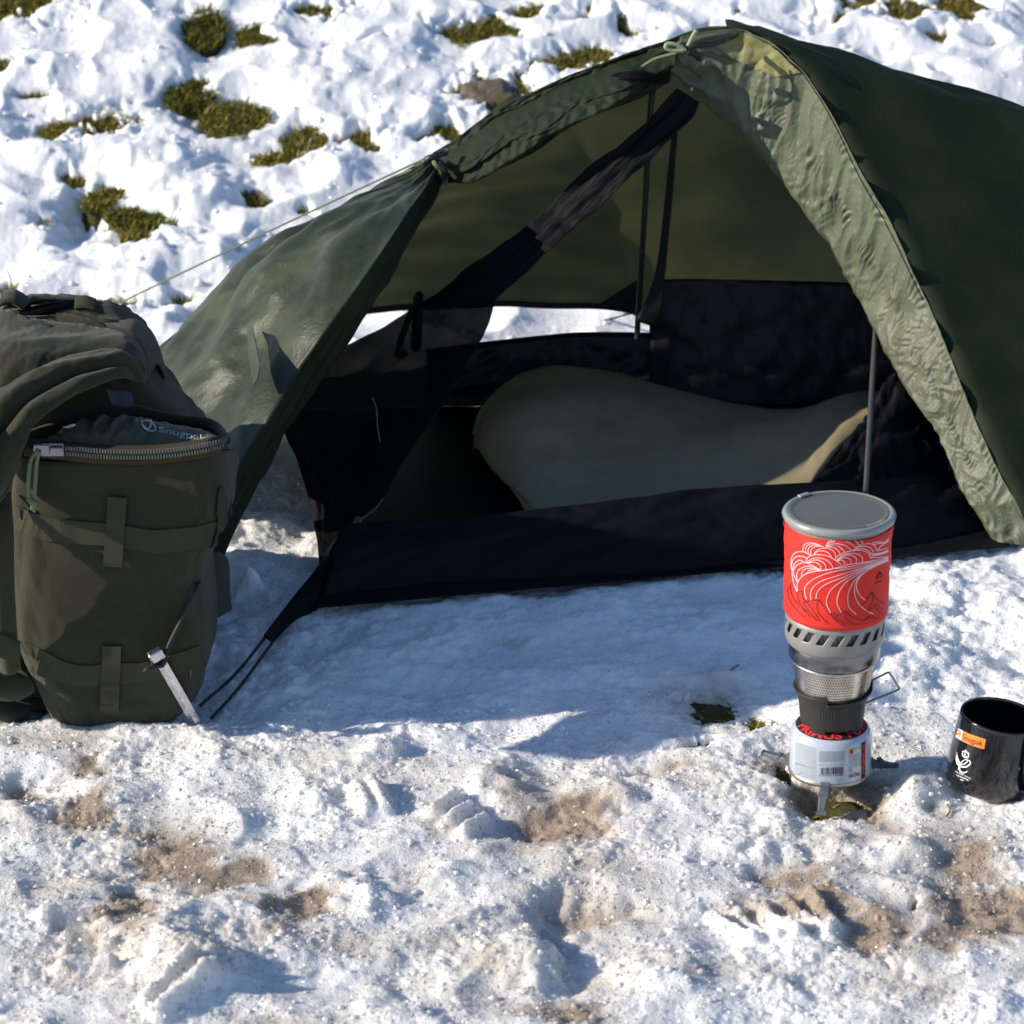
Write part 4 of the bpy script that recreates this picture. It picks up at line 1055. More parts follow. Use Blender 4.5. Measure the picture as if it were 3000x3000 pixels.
# ---------------------------------------------------------------- rucksack
rk = thing('rucksack', (-0.45, 3.05, 0.0), 'olive green canvas rucksack standing on the snow with its side pocket unzipped', 'rucksack')
def loft(name, rows, mat, parent, seg=120, ex=4.0, amp=0.004, seed=1, ks=7, capped=True, **kw):
    """rows: z, xl, xr, yfront, yback"""
    R5 = resamp(np.array(rows, float), max(40, len(rows) * 6))
    A = np.zeros((len(R5), seg, 3))
    th = np.linspace(0, 2 * np.pi, seg, endpoint=False)
    c, s = np.cos(th), np.sin(th)
    cx = np.sign(c) * np.abs(c) ** (2 / ex); sy = np.sign(s) * np.abs(s) ** (2 / ex)
    for i, (z, xl, xr, yf, yb) in enumerate(R5):
        A[i] = np.stack(((xl + xr) / 2 + (xr - xl) / 2 * cx, (yf + yb) / 2 + (yb - yf) / 2 * sy, np.full(seg, z)), 1)
    nr = gnormals(np.concatenate((A, A[:, :1]), 1))[:, :-1]
    out = A - A.mean(1, keepdims=True); 
    if np.mean(np.sum(out * nr, -1)) < 0: nr = -nr
    q = np.linspace(0, 1, len(R5))[:, None] * 5
    px, py = np.cos(th)[None] * 1.3, np.sin(th)[None] * 1.3
    f = amp * noise2(px * ks * .3 + q * .7, py * ks * .3 + q * 0.9, seed) + amp * .6 * (0.5 - np.abs(noise2(px * ks * .7 + q * 2, py * ks * .7 - q * 2.4, seed + 1))) + amp * .25 * noise2(px * ks * 2 + q * 5, py * ks * 2 + q * 6, seed + 2)
    A = A + nr * f[..., None]
    if kw.get('shape') is not None: A = kw['shape'](A)
    F = gfaces(len(R5), seg, False, True)
    V = A.reshape(-1, 3)
    if capped:
        F = F + [tuple(range(seg))[::-1], tuple(range((len(R5) - 1) * seg, len(R5) * seg))]
    return obj(name, V, F, mat, parent)
def zx(py, xl, xr, Y): 
    a, b = W(xl, py, Y), W(xr, py, Y); return a[2], a[0], b[0]
rows = []
for py, xl, xr, yf, yb in ((2136, 225, 350, 2.962, 3.00), (2128, 190, 420, 2.952, 3.03), (2105, 165, 505, 2.945, 3.06), (2060, 135, 560, 2.938, 3.085), (2000, 95, 590, 2.93, 3.10), (1940, 65, 596, 2.925, 3.11), (1880, 48, 594, 2.923, 3.115),
                           (1760, 35, 592, 2.925, 3.12), (1680, 30, 598, 2.926, 3.12), (1560, 26, 640, 2.928, 3.12), (1440, 30, 658, 2.93, 3.12), (1332, 42, 664, 2.935, 3.12)):
    z, a, b = zx(py, xl, xr, yf + 0.02); rows.append((z, a, b, yf, yb))
def sagtop(A):
    # mouth of the pocket dips at the left and middle, rises to the right
    zt = A[-1, :, 2].mean(); w = sstep(0.6, 1.0, (A[..., 2] - A[0, 0, 2]) / (zt - A[0, 0, 2]))
    xx = (A[..., 0] + 0.44) / 0.12
    A[..., 2] += w * (0.003 * xx - 0.003 * (1 - xx ** 2) + 0.003) - w * np.maximum(0, A[..., 1] - 2.95) * 0.36
    A[..., 1] += 0.0
    return A
pocket = loft('side_pocket', rows, M['canvas'], rk, ex=5.0, amp=0.0035, seed=4, capped=False, shape=sagtop)
sk = Skin(pocket)
pocket.modifiers.new('thick', 'SOLIDIFY').thickness = 0.002
# raised rear rim of the pocket mouth and its piping
RIM = [(40, 1330, 2.97), (60, 1290, 3.0), (110, 1265, 3.04), (180, 1242, 3.06), (260, 1218, 3.07), (330, 1203, 3.07), (400, 1200, 3.07), (460, 1215, 3.07), (530, 1228, 3.07), (600, 1235, 3.06), (640, 1255, 3.04), (662, 1290, 2.99)]
rimc = C3(RIM, 60)
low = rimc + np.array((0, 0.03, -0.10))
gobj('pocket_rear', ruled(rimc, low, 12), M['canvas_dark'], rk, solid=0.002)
tube('piping', rimc, 0.0052, M['canvas'], rk)
# webbing
def web(name, pts, w, lift=0.0022, parent=rk, mat=None, n=None):
    V, F = strip(sk, pts, w, lift, n)
    return obj(name, V, F, mat or M['web'], parent, smooth=False, solid=0.0022, off=1)
web('strap', [(40, 1508), (90, 1530), (150, 1548), (220, 1556), (315, 1563), (380, 1572), (450, 1583), (520, 1578), (580, 1570), (636, 1556)], 66, n=60)
web('strap', [(40, 1905), (93, 1922), (140, 1945), (180, 1962), (245, 1975), (325, 1969), (410, 1964), (480, 1952), (550, 1930), (585, 1918)], [74, 70, 62, 62, 60, 52, 56, 64], n=60)
web('loop', [(346, 1452), (339, 1550), (331, 1652)], 55, 0.0050, n=24)
web('loop', [(330, 1886), (326, 1980), (320, 2077)], 55, 0.0050, n=24)
for a, b, c, d in ((320, 1468, 372, 1471), (306, 1608, 359, 1612), (303, 1924, 356, 1926), (298, 2002, 350, 2004)):
    V, F = strip(sk, [(a, b), ((a + c) / 2, (b + d) / 2), (c, d)], 2.5, 0.0072, 6); obj('stitching', V, F, M['tape'], rk)
# strap running off to the left from the lower webbing
S1 = C3([(-160, 1800, 2.87), (-60, 1832, 2.885), (0, 1852, 2.90), (60, 1880, 2.905)], 20); S2 = C3([(-160, 1872, 2.87), (-60, 1906, 2.885), (0, 1926, 2.90), (60, 1948, 2.907)], 20)
gobj('strap', ruled(S1, S2, 5), M['web'], rk, solid=0.002)
# vertical side strip at the left edge of the pocket
S1 = C3([(-45, 1440, 2.93), (-30, 1560, 2.905), (-25, 1700, 2.905), (-20, 1850, 2.91), (5, 1975, 2.93)], 40); S2 = C3([(30, 1440, 2.94), (38, 1560, 2.915), (40, 1700, 2.912), (48, 1850, 2.915), (60, 1960, 2.93)], 40)
G = ruled(S1, S2, 10); G[..., 1] -= 0.008 * np.sin(np.pi * np.linspace(0, 1, 10))[None]
gobj('edge_binding', G, M['canvas'], rk, solid=0.003)
for pts, w_ in (([(60, 1378), (200, 1385), (330, 1388), (450, 1384), (560, 1372), (652, 1350)], 2.2), ([(648, 1370), (640, 1500), (612, 1620), (590, 1760), (586, 1900), (580, 2000)], 3.5), ([(150, 2040), (250, 2098), (350, 2104), (450, 2090), (540, 2052)], 2.2)):
    V, F = strip(sk, pts, w_, 0.0009, 60); obj('seam', V, F, M['canvas_dark'], rk, smooth=False)
# worn cream fleck
V, F = strip(sk, [(218, 1352), (238, 1366), (262, 1360)], [4, 12, 3], 0.0008, 8); obj('worn_fleck', V, F, M['cord_pale'], rk)
# zip
ZP = [(70, 1306), (110, 1311), (160, 1316), (220, 1322), (300, 1329), (380, 1331), (450, 1330), (520, 1324), (590, 1313), (640, 1302), (664, 1293)]
zc2 = resamp(np.array(ZP, float), 120)
def zpt(px, py, lift): 
    f = np.clip((px - 70) / 594, 0, 1)
    return W(px, py, 2.931 - lift + 0.055 * max(0, (px - 600) / 64) ** 2 + 0.0)
for dy, name in ((-19, 'zip_tape'), (22, 'zip_tape')):
    up = np.array([zpt(a, b, 0.003) for a, b in zc2]); lo = np.array([zpt(a, b + dy * 1.35, 0.0025 if dy > 0 else -0.012) for a, b in zc2])
    gobj(name, ruled(up, lo, 4), M['tape'], rk, solid=0.001)
teeth = []
zf = resamp(np.array(ZP[2:], float), 62)
for i, (a, b) in enumerate(zf):
    for r in (0, 1):
        if r and i == len(zf) - 1: continue
        q = zf[i] if not r else 0.5 * (zf[i] + zf[min(i + 1, len(zf) - 1)])
        c = zpt(q[0], q[1] + (-7 if r == 0 else 8), 0.005)
        teeth.append(box_geo(c, (0.00085, 0, 0), (0, 0.0016, 0), (0, 0, 0.0023)))
V, F = join_geo(teeth)
zt = obj('zip_teeth', V, F, M['stand'], rk, smooth=False); zt['kind'] = 'stuff'
zt.data.materials[0] = simple('grey_zip_teeth', (0.10, 0.105, 0.095), 0.4, nsc=300)
c = zpt(155, 1316, 0.010)
V, F = join_geo([box_geo(c, (0.012, 0, 0), (0, 0.0028, 0), (0.0, 0, 0.0075)), box_geo(zpt(165, 1316, 0.016), (0.007, 0, 0), (0, 0.002, 0), (0, 0, 0.0022)), box_geo(zpt(120, 1318, 0.015), (0.009, 0, 0), (0, 0.001, 0.0005), (0.001, 0, 0.006))])
sl_ = obj('zip_slider', V, F, M['steel'], rk, smooth=False)
bv = sl_.modifiers.new('bev', 'BEVEL'); bv.width = 0.0015; bv.segments = 2
tube('pull_cord', [zpt(112, 1320, 0.018), zpt(92, 1345, 0.016), zpt(85, 1390, 0.014), zpt(84, 1440, 0.013), zpt(92, 1468, 0.013)], 0.0023, M['cord'], sl_, n=24)
tube('pull_cord', [zpt(114, 1322, 0.018), zpt(107, 1360, 0.016), zpt(104, 1410, 0.014), zpt(100, 1450, 0.013), zpt(94, 1468, 0.013)], 0.0023, M['cord'], sl_, n=24)
tube('pull_knot', [zpt(80, 1462, 0.014), zpt(92, 1468, 0.016), zpt(102, 1475, 0.014), zpt(96, 1490, 0.013), zpt(103, 1500, 0.012)], [0.002, 0.004, 0.0045, 0.003, 0.001], M['cord'], sl_)
# main bag behind and to the left of the pocket
rows = []
for py, xl, xr, yf, yb in ((2100, -560, 60, 3.02, 3.34), (2060, -620, 130, 2.99, 3.37), (1960, -650, 330, 2.97, 3.39), (1700, -650, 545, 2.99, 3.40), (1400, -650, 560, 3.03, 3.37), (1330, -645, 535, 3.05, 3.35), (1270, -640, 500, 3.06, 3.33), (1210, -630, 455, 3.06, 3.31), (1150, -620, 425, 3.05, 3.30), (1080, -600, 400, 3.06, 3.29), (1025, -560, 370, 3.09, 3.27), (985, -480, 300, 3.12, 3.24), (970, -380, 200, 3.15, 3.21)):
    z, a, b = zx(py, xl, xr, 3.10); rows.append((z, a, b, yf, yb))
main = loft('main_bag', rows, M['canvas'], rk, ex=3.2, amp=0.010, seed=8, ks=9)
# draped top flap with deep diagonal folds
TC = [(-560, 870, 3.08), (-380, 800, 3.16), (-200, 865, 3.17), (-60, 915, 3.16), (30, 918, 3.16), (100, 940, 3.15), (220, 955, 3.14), (310, 965, 3.13), (370, 978, 3.12), (405, 1010, 3.11), (425, 1060, 3.10), (430, 1110, 3.08)]  # end left of the view raised to stretch the flap's cast shadow
LC = [(-600, 1470, 2.80), (-420, 1450, 2.78), (-220, 1460, 2.80), (-90, 1475, 2.85), (-10, 1450, 2.895), (38, 1335, 2.92), (68, 1262, 2.94), (105, 1215, 2.955), (195, 1158, 2.98), (280, 1118, 3.0), (370, 1085, 3.03), (428, 1115, 3.075)]  # unseen left end brought forward to shape the shadow on the snow
nL, nW = 260, 110
A, B = C3(TC, nL), C3(LC, nL)
G = ruled(A, B, nW)
u, v = np.meshgrid(np.linspace(0, 1, nL), np.linspace(0, 1, nW), indexing='ij')
bul = np.sin(np.pi * np.clip(v, 0, 1)) ** 0.8 * np.sin(np.pi * np.clip(u * 0.93 + 0.035, 0, 1)) ** 0.5
G[..., 1] -= 0.070 * bul; G[..., 2] += 0.012 * bul
nr = gnormals(G)
if nr[130, 50, 1] > 0: nr = -nr
ph = v * 2.6 + 0.35 * noise2(u * 4, v * 1.5, 3) + 0.25 * u
fold = 0.026 * (np.abs(np.sin(np.pi * ph)) ** 0.8 - 0.5)
fold2 = 0.005 * (0.5 - np.abs(noise2(u * 7 + v * 5, v * 6 - u * 3, 7))) + 0.0018 * noise2(u * 20 + v * 8, v * 7, 9) + 0.0006 * noise2(u * 70, v * 40, 10)
m_ = np.sin(np.pi * np.clip(u + 0.02, 0, 1)) ** 0.4
G = G + nr * ((fold * sstep(0.05, 0.25, v) + fold2) * m_)[..., None]
gobj('top_flap', G, M['canvas'], rk, solid=0.003)
tube('flap_binding', G[:, -1], 0.0035, M['canvas'], rk)
# back of the flap closing over the bag
Bk = A + np.array((0, 0.16, -0.16)); Bk[:, 0] = A[:, 0] * 0.98
Gb = ruled(A, Bk, 20); tb = np.linspace(0, 1, 20)[None]
Gb[..., 2] += 0.05 * np.sin(np.pi * tb); Gb[..., 1] += 0.03 * np.sin(np.pi * tb)
gobj('top_flap_rear', Gb, M['canvas'], rk, solid=0.003)
# small grab tabs standing up at the back
for q in ([(8, 862), (20, 850), (45, 850), (75, 868), (100, 892)], ):
    S1 = C3([(a, b, 3.20) for a, b in q], 16); gobj('grab_loop', ruled(S1, S1 + np.array((0, -0.03, -0.006)), 4), M['canvas'], rk, solid=0.003)
S1 = C3([(222, 872, 3.19), (250, 868, 3.19), (282, 878, 3.19)], 10); S2 = C3([(218, 905, 3.17), (250, 902, 3.17), (278, 912, 3.17)], 10)
gobj('grab_loop', ruled(S1, S2, 5), M['web'], rk, solid=0.003)
# hip belt folded out at the right
H1 = C3([(575, 1690, 3.12), (600, 1640, 3.13), (630, 1618, 3.15), (655, 1632, 3.17), (664, 1660, 3.18)], 30); H2 = C3([(580, 1830, 3.10), (600, 1822, 3.11), (630, 1808, 3.13), (660, 1792, 3.16), (672, 1782, 3.17)], 30)
G = ruled(H1, H2, 20); G[..., 1] -= 0.012 * np.sin(np.pi * np.linspace(0, 1, 20))[None]
gobj('hip_belt', G, M['canvas_dark'], rk, solid=0.008)
tube('belt_end', [W(575, 1875, 3.06), W(590, 1862, 3.05), W(604, 1856, 3.05)], [0.004, 0.008, 0.003], M['canvas_dark'], rk)
# thin cord down the right seam
tube('seam_cord', [W(592, 1720, 2.96), W(572, 1840, 2.945), W(582, 1905, 2.945), W(560, 1950, 2.935), W(558, 1982, 2.935)], 0.0012, M['cord'], rk, n=24, seg=5)
V, F = strip(sk, [(636, 1420), (640, 1500), (628, 1570), (606, 1600)], [3, 26, 22, 4], 0.006, 20); obj('compression_tail', V, F, M['web'], rk, solid=0.002)
# lower left: rolled bottom straps
tube('bottom_strap', [W(-140, 2030, 2.97), W(-40, 2060, 2.96), W(40, 2085, 2.97), W(130, 2075, 2.99)], 0.014, M['canvas_dark'], rk, n=30)
tube('bottom_strap', [W(-140, 1975, 2.93), W(-20, 2000, 2.93), W(40, 2010, 2.945), (W(70, 1990, 2.955))], 0.018, M['canvas'], rk, n=30)
S1 = C3([(60, 2095, 2.975), (100, 2080, 2.97), (140, 2092, 2.975)], 10); gobj('buckle', ruled(S1, S1 + np.array((0, -0.008, -0.012)), 4), M['black_plastic'], rk, solid=0.004)
gobj('inner_label', ruled(C3([(312, 1140, 3.035), (350, 1138, 3.03), (385, 1150, 3.035)], 8), C3([(330, 1190, 3.03), (360, 1196, 3.025), (392, 1192, 3.03)], 8), 6), M['navy'], rk, solid=0.001)

# ---------------------------------------------------------------- stuff sack in the open pocket
ss = thing('stuff_sack', W(400, 1330, 3.0), 'crumpled olive stuff sack with white lettering in the open rucksack pocket', 'stuff sack')
TA = C3([(150, 1300, 2.985), (190, 1262, 3.0), (240, 1235, 3.01), (330, 1222, 3.02), (430, 1232, 3.02), (530, 1252, 3.015), (600, 1268, 3.005), (645, 1290, 2.99)], 120)
TB = C3([(150, 1345, 2.962), (210, 1352, 2.957), (300, 1358, 2.955), (400, 1360, 2.955), (500, 1356, 2.957), (580, 1346, 2.96), (645, 1335, 2.965)], 120)
G = ruled(TA, TB, 40)
u, v = np.meshgrid(np.linspace(0, 1, 120), np.linspace(0, 1, 40), indexing='ij')
nr = gnormals(G)
if nr[60, 20, 1] > 0: nr = -nr
f = 0.014 * np.sin(np.pi * v) ** .7 + 0.009 * (0.5 - np.abs(noise2(u * 9 + 0.6 * v, v * 1.6, 5))) * (1 - .5 * v) * (1 - .6 * sstep(.45, .6, u)) + 0.0015 * noise2(u * 26, v * 6, 6)
G = G + nr * f[..., None]
sack = gobj('sack_body', G, M['sack'], ss); sks = Skin(sack)
prt = []
el = [(412 + 14 * math.cos(a) * 1.0 + 16, 1236 + 22 * math.sin(a) + 0.45 * 14 * math.cos(a)) for a in np.linspace(0, 6.283, 24)]
prt.append(strip(sks, el, 4, 0.0012, 40))
el = [(436 + 20 * math.cos(a), 1250 + 14 * math.sin(a) + 0.35 * 20 * math.cos(a)) for a in np.linspace(0, 6.283, 24)]
prt.append(strip(sks, el, 4, 0.0012, 40))
V, F = text_on(sks, 'Snugpak', lambda a, b: (466 + a * 140, 1262 + a * 26 + 22 * (1 - b) - 10), 0.0014); prt.append((V, F))
V, F = join_geo(prt); obj('lettering', V, F, simple('worn_silver_print', (0.42, 0.42, 0.44), 0.6, bump=0, var=0.3), ss, smooth=False)
for pts in ([(205, 1300), (300, 1312), (380, 1316)], [(326, 1225), (322, 1250), (320, 1265)], [(185, 1330), (280, 1342), (350, 1344)]):
    V, F = strip(sks, pts, 2.5, 0.0009, 30); obj('stitching', V, F, M['tape'], ss)
tube('rim_tip', [W(185, 1256, 2.99), W(205, 1250, 2.99), W(222, 1246, 2.99)], 0.0022, M['ink_true_white'], ss)
# ---------------------------------------------------------------- stove stack on a gas canister
B0 = Gz(2431, 2258, 0.012)
TL = R(-0.5)
def lean(A): return rot_y(A, TL, B0)
def L_(name, prof, mat, parent, **kw): return lathe(name, prof, B0, mat, parent, post=lean, **kw)
def smoothprof(P, n): return [tuple(q) for q in resamp(np.array(P, float), n)]
def pt(th, r, z): return lean(np.array((B0[0] + r * math.cos(th), B0[1] + r * math.sin(th), B0[2] + z)))

# canister
can = thing('gas_canister', B0, 'small pale blue gas canister with black and red collar under the stove', 'gas canister')
prof = [(0.0, 0.004), (0.041, 0.004), (0.0438, 0.0015), (0.0452, 0.0022), (0.0455, 0.0040), (0.0450, 0.0058), (0.0444, 0.0066)]
L_('base_rim', prof, M['can_rim'], can)
prof = [(0.0442, 0.0060)] + smoothprof([(0.0442, 0.007), (0.0443, 0.02), (0.0443, 0.040), (0.0437, 0.0465), (0.0415, 0.0520), (0.0375, 0.0558), (0.031, 0.0585), (0.026, 0.0600)], 34) + [(0.022, 0.0605), (0.016, 0.0612), (0.0, 0.0612)]
body = L_('can_body', prof, M['can'], can, seg=120)
csk = Skin(body)
def on_can(th, r, z): return pt(th, r, z)
# black collar with red letters on the shoulder
def shoulder(r):                                        # height of the shoulder at radius r
    P = np.array([q for q in prof if q[1] > 0.045]); o_ = np.argsort(P[:, 0]); return float(np.interp(r, P[o_, 0], P[o_, 1]))
A = np.array([[pt(a, r, shoulder(r) + 0.0005) for r in np.linspace(0.0255, 0.0385, 9)] for a in np.linspace(0, 2 * np.pi, 120, endpoint=False)])
gobj('collar', A, M['ink_black'], can, cu=True)
def arc_text(body, a0, a1, r0, r1, name):
    V, F = text2d(body, 0.03); V = V - V.min(0); sz = V.max(0)
    P = [pt(a0 + (a1 - a0) * v[0] / sz[0], r0 + (r1 - r0) * v[1] / sz[1], shoulder(r0 + (r1 - r0) * v[1] / sz[1]) + 0.0009) for v in V]
    return obj(name, np.array(P), F, M['ink_red'], can, smooth=False)
arc_text('PRIMUS', R(188), R(283), 0.0378, 0.0285, 'lettering')
arc_text('POWER', R(295), R(385), 0.0378, 0.0285, 'lettering')
L_('valve_cup', [(0.0245, 0.0600), (0.0235, 0.0622), (0.020, 0.0625), (0.010, 0.0625), (0.008, 0.0700), (0.0, 0.070)], M['can'], can, seg=48)
# print round the side; px of the photograph's close view
def z3(x, y): return (2230 + x / 4.83, 2080 + y / 4.83)
rows_ = []
def textblock(x0, x1, y0, y1, sl, n, seed, heavy=()):
    rg = random.Random(seed)
    for i in range(n):
        y = y0 + (y1 - y0) * i / (n - 1)
        end = x1 if i not in (n - 1,) else x0 + (x1 - x0) * rg.uniform(.4, .8)
        x = x0
        while x < end - 8:
            w = rg.uniform(10, 40); xe = min(end, x + w)
            rows_.append(strip(csk, [z3(x, y + sl * (x - x0)), z3((x + xe) / 2, y + sl * ((x + xe) / 2 - x0)), z3(xe, y + sl * (xe - x0))], 1.0 if i not in heavy else 1.8, 0.0004, 4))
            x = xe + rg.uniform(4, 8)
textblock(488, 775, 462, 760, 0.30, 19, 1, (0,))
textblock(475, 770, 748, 920, 0.27, 11, 2, (0,))
textblock(820, 1190, 585, 725, 0.01, 10, 3)
textblock(1238, 1405, 645, 830, -0.17, 12, 4)
V, F = join_geo(rows_); sp_ = obj('small_print', V, F, M['ink_grey'], can, smooth=False); sp_['kind'] = 'stuff'
bars = []; rg = random.Random(5); x = 845
while x < 1165:
    w = rg.choice((5, 5, 8, 12)); t_ = (x - 845) / 320
    bars.append(quadpatch(csk, [z3(x, 815 - 10 * t_), z3(x + w, 815 - 10 * t_), z3(x + w, 910 - 6 * t_), z3(x, 910 - 6 * t_)], 0.0004, 2, 4)); x += w + rg.choice((5, 7, 10))
V, F = join_geo(bars); bc = obj('barcode', V, F, M['ink_black'], can, smooth=False)
def ctext(body, q, mat, name='lettering', bold=0.0, shear=0.0):
    """q: bottom-left, bottom-right, top-left in close-view px"""
    q = [np.array(z3(*p)) for p in q]
    V, F = text_on(csk, body, lambda a, b: q[0] + (q[1] - q[0]) * a + (q[2] - q[0]) * b, 0.0005, bold, shear)
    return obj(name, V, F, mat, can, smooth=False)
ctext('7 330033 206944', [(812, 938), (1160, 932), (812, 914)], M['ink_black'])
ctext('PowerGas 100g', [(812, 790), (1190, 780), (812, 770)], M['ink_grey'])
ctext('TT', [(1240, 893), (1282, 888), (1240, 848)], M['ink_black'])
ctext('0036', [(1237, 968), (1388, 925), (1237, 910)], M['ink_black'])
def cpatch(q, mat, name, lift=0.0004, nu=6, nv=6):
    V, F = quadpatch(csk, [z3(*p) for p in q], lift, nu, nv); return obj(name, V, F, mat, can, smooth=True)
cpatch([(1238, 556), (1308, 538), (1310, 612), (1240, 630)], M['ink_orange'], 'hazard_mark')
V, F = strip(csk, [z3(1272, 562), z3(1277, 585), z3(1275, 606)], [2, 6, 2], 0.0008, 8); obj('flame_mark', V, F, M['ink_black'], can, smooth=False)
V, F = strip(csk, [z3(1256, 610), z3(1275, 608), z3(1294, 602)], 2, 0.0008, 8); obj('flame_mark', V, F, M['ink_black'], can, smooth=False)
cpatch([(1318, 540), (1404, 520), (1406, 560), (1320, 580)], M['ink_green'], 'green_mark')
cpatch([(1414, 468), (1470, 445), (1470, 950), (1416, 970)], M['ink_black'], 'brand_strip', nv=24)
ctext('PRIMUS', [(1462, 895), (1466, 480), (1424, 905)], M['ink_red'], bold=0.02).location = (0, 0, 0)

# folding feet clipped under the canister
st = thing('canister_stand', Gz(2431, 2262, 0.0), 'grey folding three-legged stand clipped under the gas canister', 'stand')
def foot(th, sag, name='leg'):
    d = np.array((math.cos(th), math.sin(th), 0)); s = np.array((-math.sin(th), math.cos(th), 0)); zz = np.array((0, 0, 1.0))
    base = np.array((B0[0], B0[1], B0[2]))
    P = [base + d * 0.012 + zz * -0.002, base + d * 0.040 + zz * -0.0015, base + d * 0.052 + zz * 0.001, base + d * 0.064 + zz * (-0.004 + sag * .4), base + d * 0.080 + zz * (-0.010 + sag)]
    Wd = [0.006, 0.007, 0.0065, 0.0055, 0.0045]; Hh = [0.0016, 0.002, 0.0034, 0.0030, 0.0018]
    V = []
    for p, w, h in zip(P, Wd, Hh): V += [p - s * w - zz * h, p + s * w - zz * h, p + s * w * .8 + zz * h, p - s * w * .8 + zz * h]
    o = obj(name, np.array(V), gfaces(5, 4, False, True) + [(0, 3, 2, 1), (16, 17, 18, 19)], M['stand'], st, smooth=False)
    bv = o.modifiers.new('bev', 'BEVEL'); bv.width = 0.001; bv.segments = 2
    for q, hh in ((0.0478, 0.006), (0.060, 0.005)):
        V, F = box_geo(base + d * q + zz * (0.003 if q < .05 else 0.0), d * 0.0026, s * 0.0055, zz * hh)
        c = obj('clip', V, F, M['stand'], o, smooth=False); b2 = c.modifiers.new('bev', 'BEVEL'); b2.width = 0.001; b2.segments = 2
foot(R(258), 0.0); foot(R(150), 0.012); foot(R(18), 0.004)
L_('hub', [(0, -0.005), (0.014, -0.005), (0.014, -0.001), (0, -0.001)], M['stand'], st, seg=32)

# burner: black cup, perforated cone, steel band
sv = thing('camping_stove', B0 + (0, 0, 0.06), 'black and steel canister stove with perforated burner and wire valve handle', 'stove')
def cupfn(th, r, z, i):
    a = (np.degrees(th) + 360) % 360
    low = np.where(((a > 225) & (a < 252)) | ((a > 305) & (a < 340)) | ((a > 20) & (a < 60)) | ((a > 120) & (a < 160)), -0.006, 0.0)
    w = max(0, 1 - i / 6.0)
    z = z + low * w
    step = np.where((a > 255) & (a < 352), -0.006, 0.0)            # stepped lip
    lip = 0.007 * np.cos(th) * 0.35
    z = z + (step + lip) * (sstep(14, 22, np.array(float(i))))
    ribs = np.where((a > 240) & (a < 320), 0.0005 * (np.arange(len(th)) // 2 % 2), 0) * (1 if 6 < i < 16 else 0)
    return r + ribs, z
outer = smoothprof([(0.0338, 0.0630), (0.0341, 0.0665), (0.0348, 0.0720), (0.0356, 0.0810), (0.0373, 0.0905), (0.0400, 0.0990), (0.0424, 0.1045)], 24)
inner = [(r - 0.003, z - (0.001 if i == 0 else 0)) for i, (r, z) in enumerate(outer[::-1])]
def cup2(th, r, z, i): return cupfn(th, r, z, i if i < 24 else 47 - i)
L_('cup', outer + inner, M['cup'], sv, seg=288, fn=cup2)
L_('burner_neck', [(0.012, 0.062), (0.018, 0.066), (0.029, 0.070), (0.029, 0.085)], M['hole'], sv, seg=48)
cone = smoothprof([(0.0335, 0.076), (0.0368, 0.092), (0.0410, 0.114), (0.0438, 0.1345)], 14)
L_('perforated_cone', cone, M['steel_bright'], sv, seg=96)
dots = []
for j, zq in enumerate(np.linspace(0.088, 0.131, 14)):
    rr_ = float(np.interp(zq, [q[1] for q in cone], [q[0] for q in cone]))
    for i in range(96):
        if i % 24 in (0, 1, 2): continue
        a = 2 * math.pi * (i + 0.5 * (j % 2)) / 96 + 0.45
        c = pt(a, rr_ + 0.0002, zq); e1 = np.array((-math.sin(a), math.cos(a), 0)); e2 = np.array((0.25 * math.cos(a), 0.25 * math.sin(a), 0.96)); e1 = e1 * 0.00078; e2 = e2 * 0.00085
        dots.append((np.array([c + math.cos(q) * e1 + math.sin(q) * e2 for q in np.linspace(0, 6.283, 7)[:-1]]), [(0, 1, 2, 3, 4, 5)]))
V, F = join_geo(dots); d_ = obj('perforations', V, F, M['hole'], sv, smooth=False); d_['kind'] = 'stuff'
L_('steel_band', [(0.0436, 0.1335), (0.0452, 0.1345), (0.0478, 0.1385), (0.0487, 0.1410), (0.0488, 0.1570), (0.0480, 0.1585), (0.040, 0.158)], M['steel'], sv, seg=96)
L_('band_lip', [(0.0440, 0.1338), (0.0462, 0.1348), (0.0466, 0.1356), (0.0455, 0.1362)], M['steel_bright'], sv, seg=96)
def z2(x, y): return (2250 + x / 4.493, 1780 + y / 4.493)
yb_ = B0[1] + 0.004
tube('valve_handle', [W(*z2(*q), yb_) for q in ((1180, 1052), (1360, 965), (1540, 872), (1578, 858), (1608, 872), (1710, 1030), (1726, 1056), (1712, 1082), (1500, 1170), (1300, 1250), (1150, 1310))], 0.00115, M['steel'], sv, n=70, seg=8)

# pot: heat-exchanger ring with slots, cozy, lid
pot = thing('cooking_pot', B0 + (0, 0, 0.158), 'red cozy-wrapped cooking pot with smoky clear lid standing on the stove', 'cooking pot')
NS, sub_ = 21, 10
cols = NS * sub_
zs = [0.1545, 0.1560, 0.1585, 0.162, 0.166, 0.1705, 0.1715, 0.1755, 0.1795, 0.1840, 0.1850, 0.1868, 0.1885, 0.1905, 0.1925]
rs = [0.0445, 0.0475, 0.0500, 0.0512, 0.0516, 0.0517, 0.0517, 0.0517, 0.0517, 0.0517, 0.0517, 0.0515, 0.0506, 0.0502, 0.0502]
A = np.zeros((len(zs), cols, 3))
for i, (z, r) in enumerate(zip(zs, rs)):
    for j in range(cols):
        a = 2 * math.pi * j / cols + (z - 0.178) * 11.0
        A[i, j] = pt(a + R(4), r, z)
F = [f for k_, f in enumerate(gfaces(len(zs), cols, False, True)) if not (6 <= k_ // cols <= 8 and (k_ % cols) % sub_ in (1, 2, 3, 4, 5))]
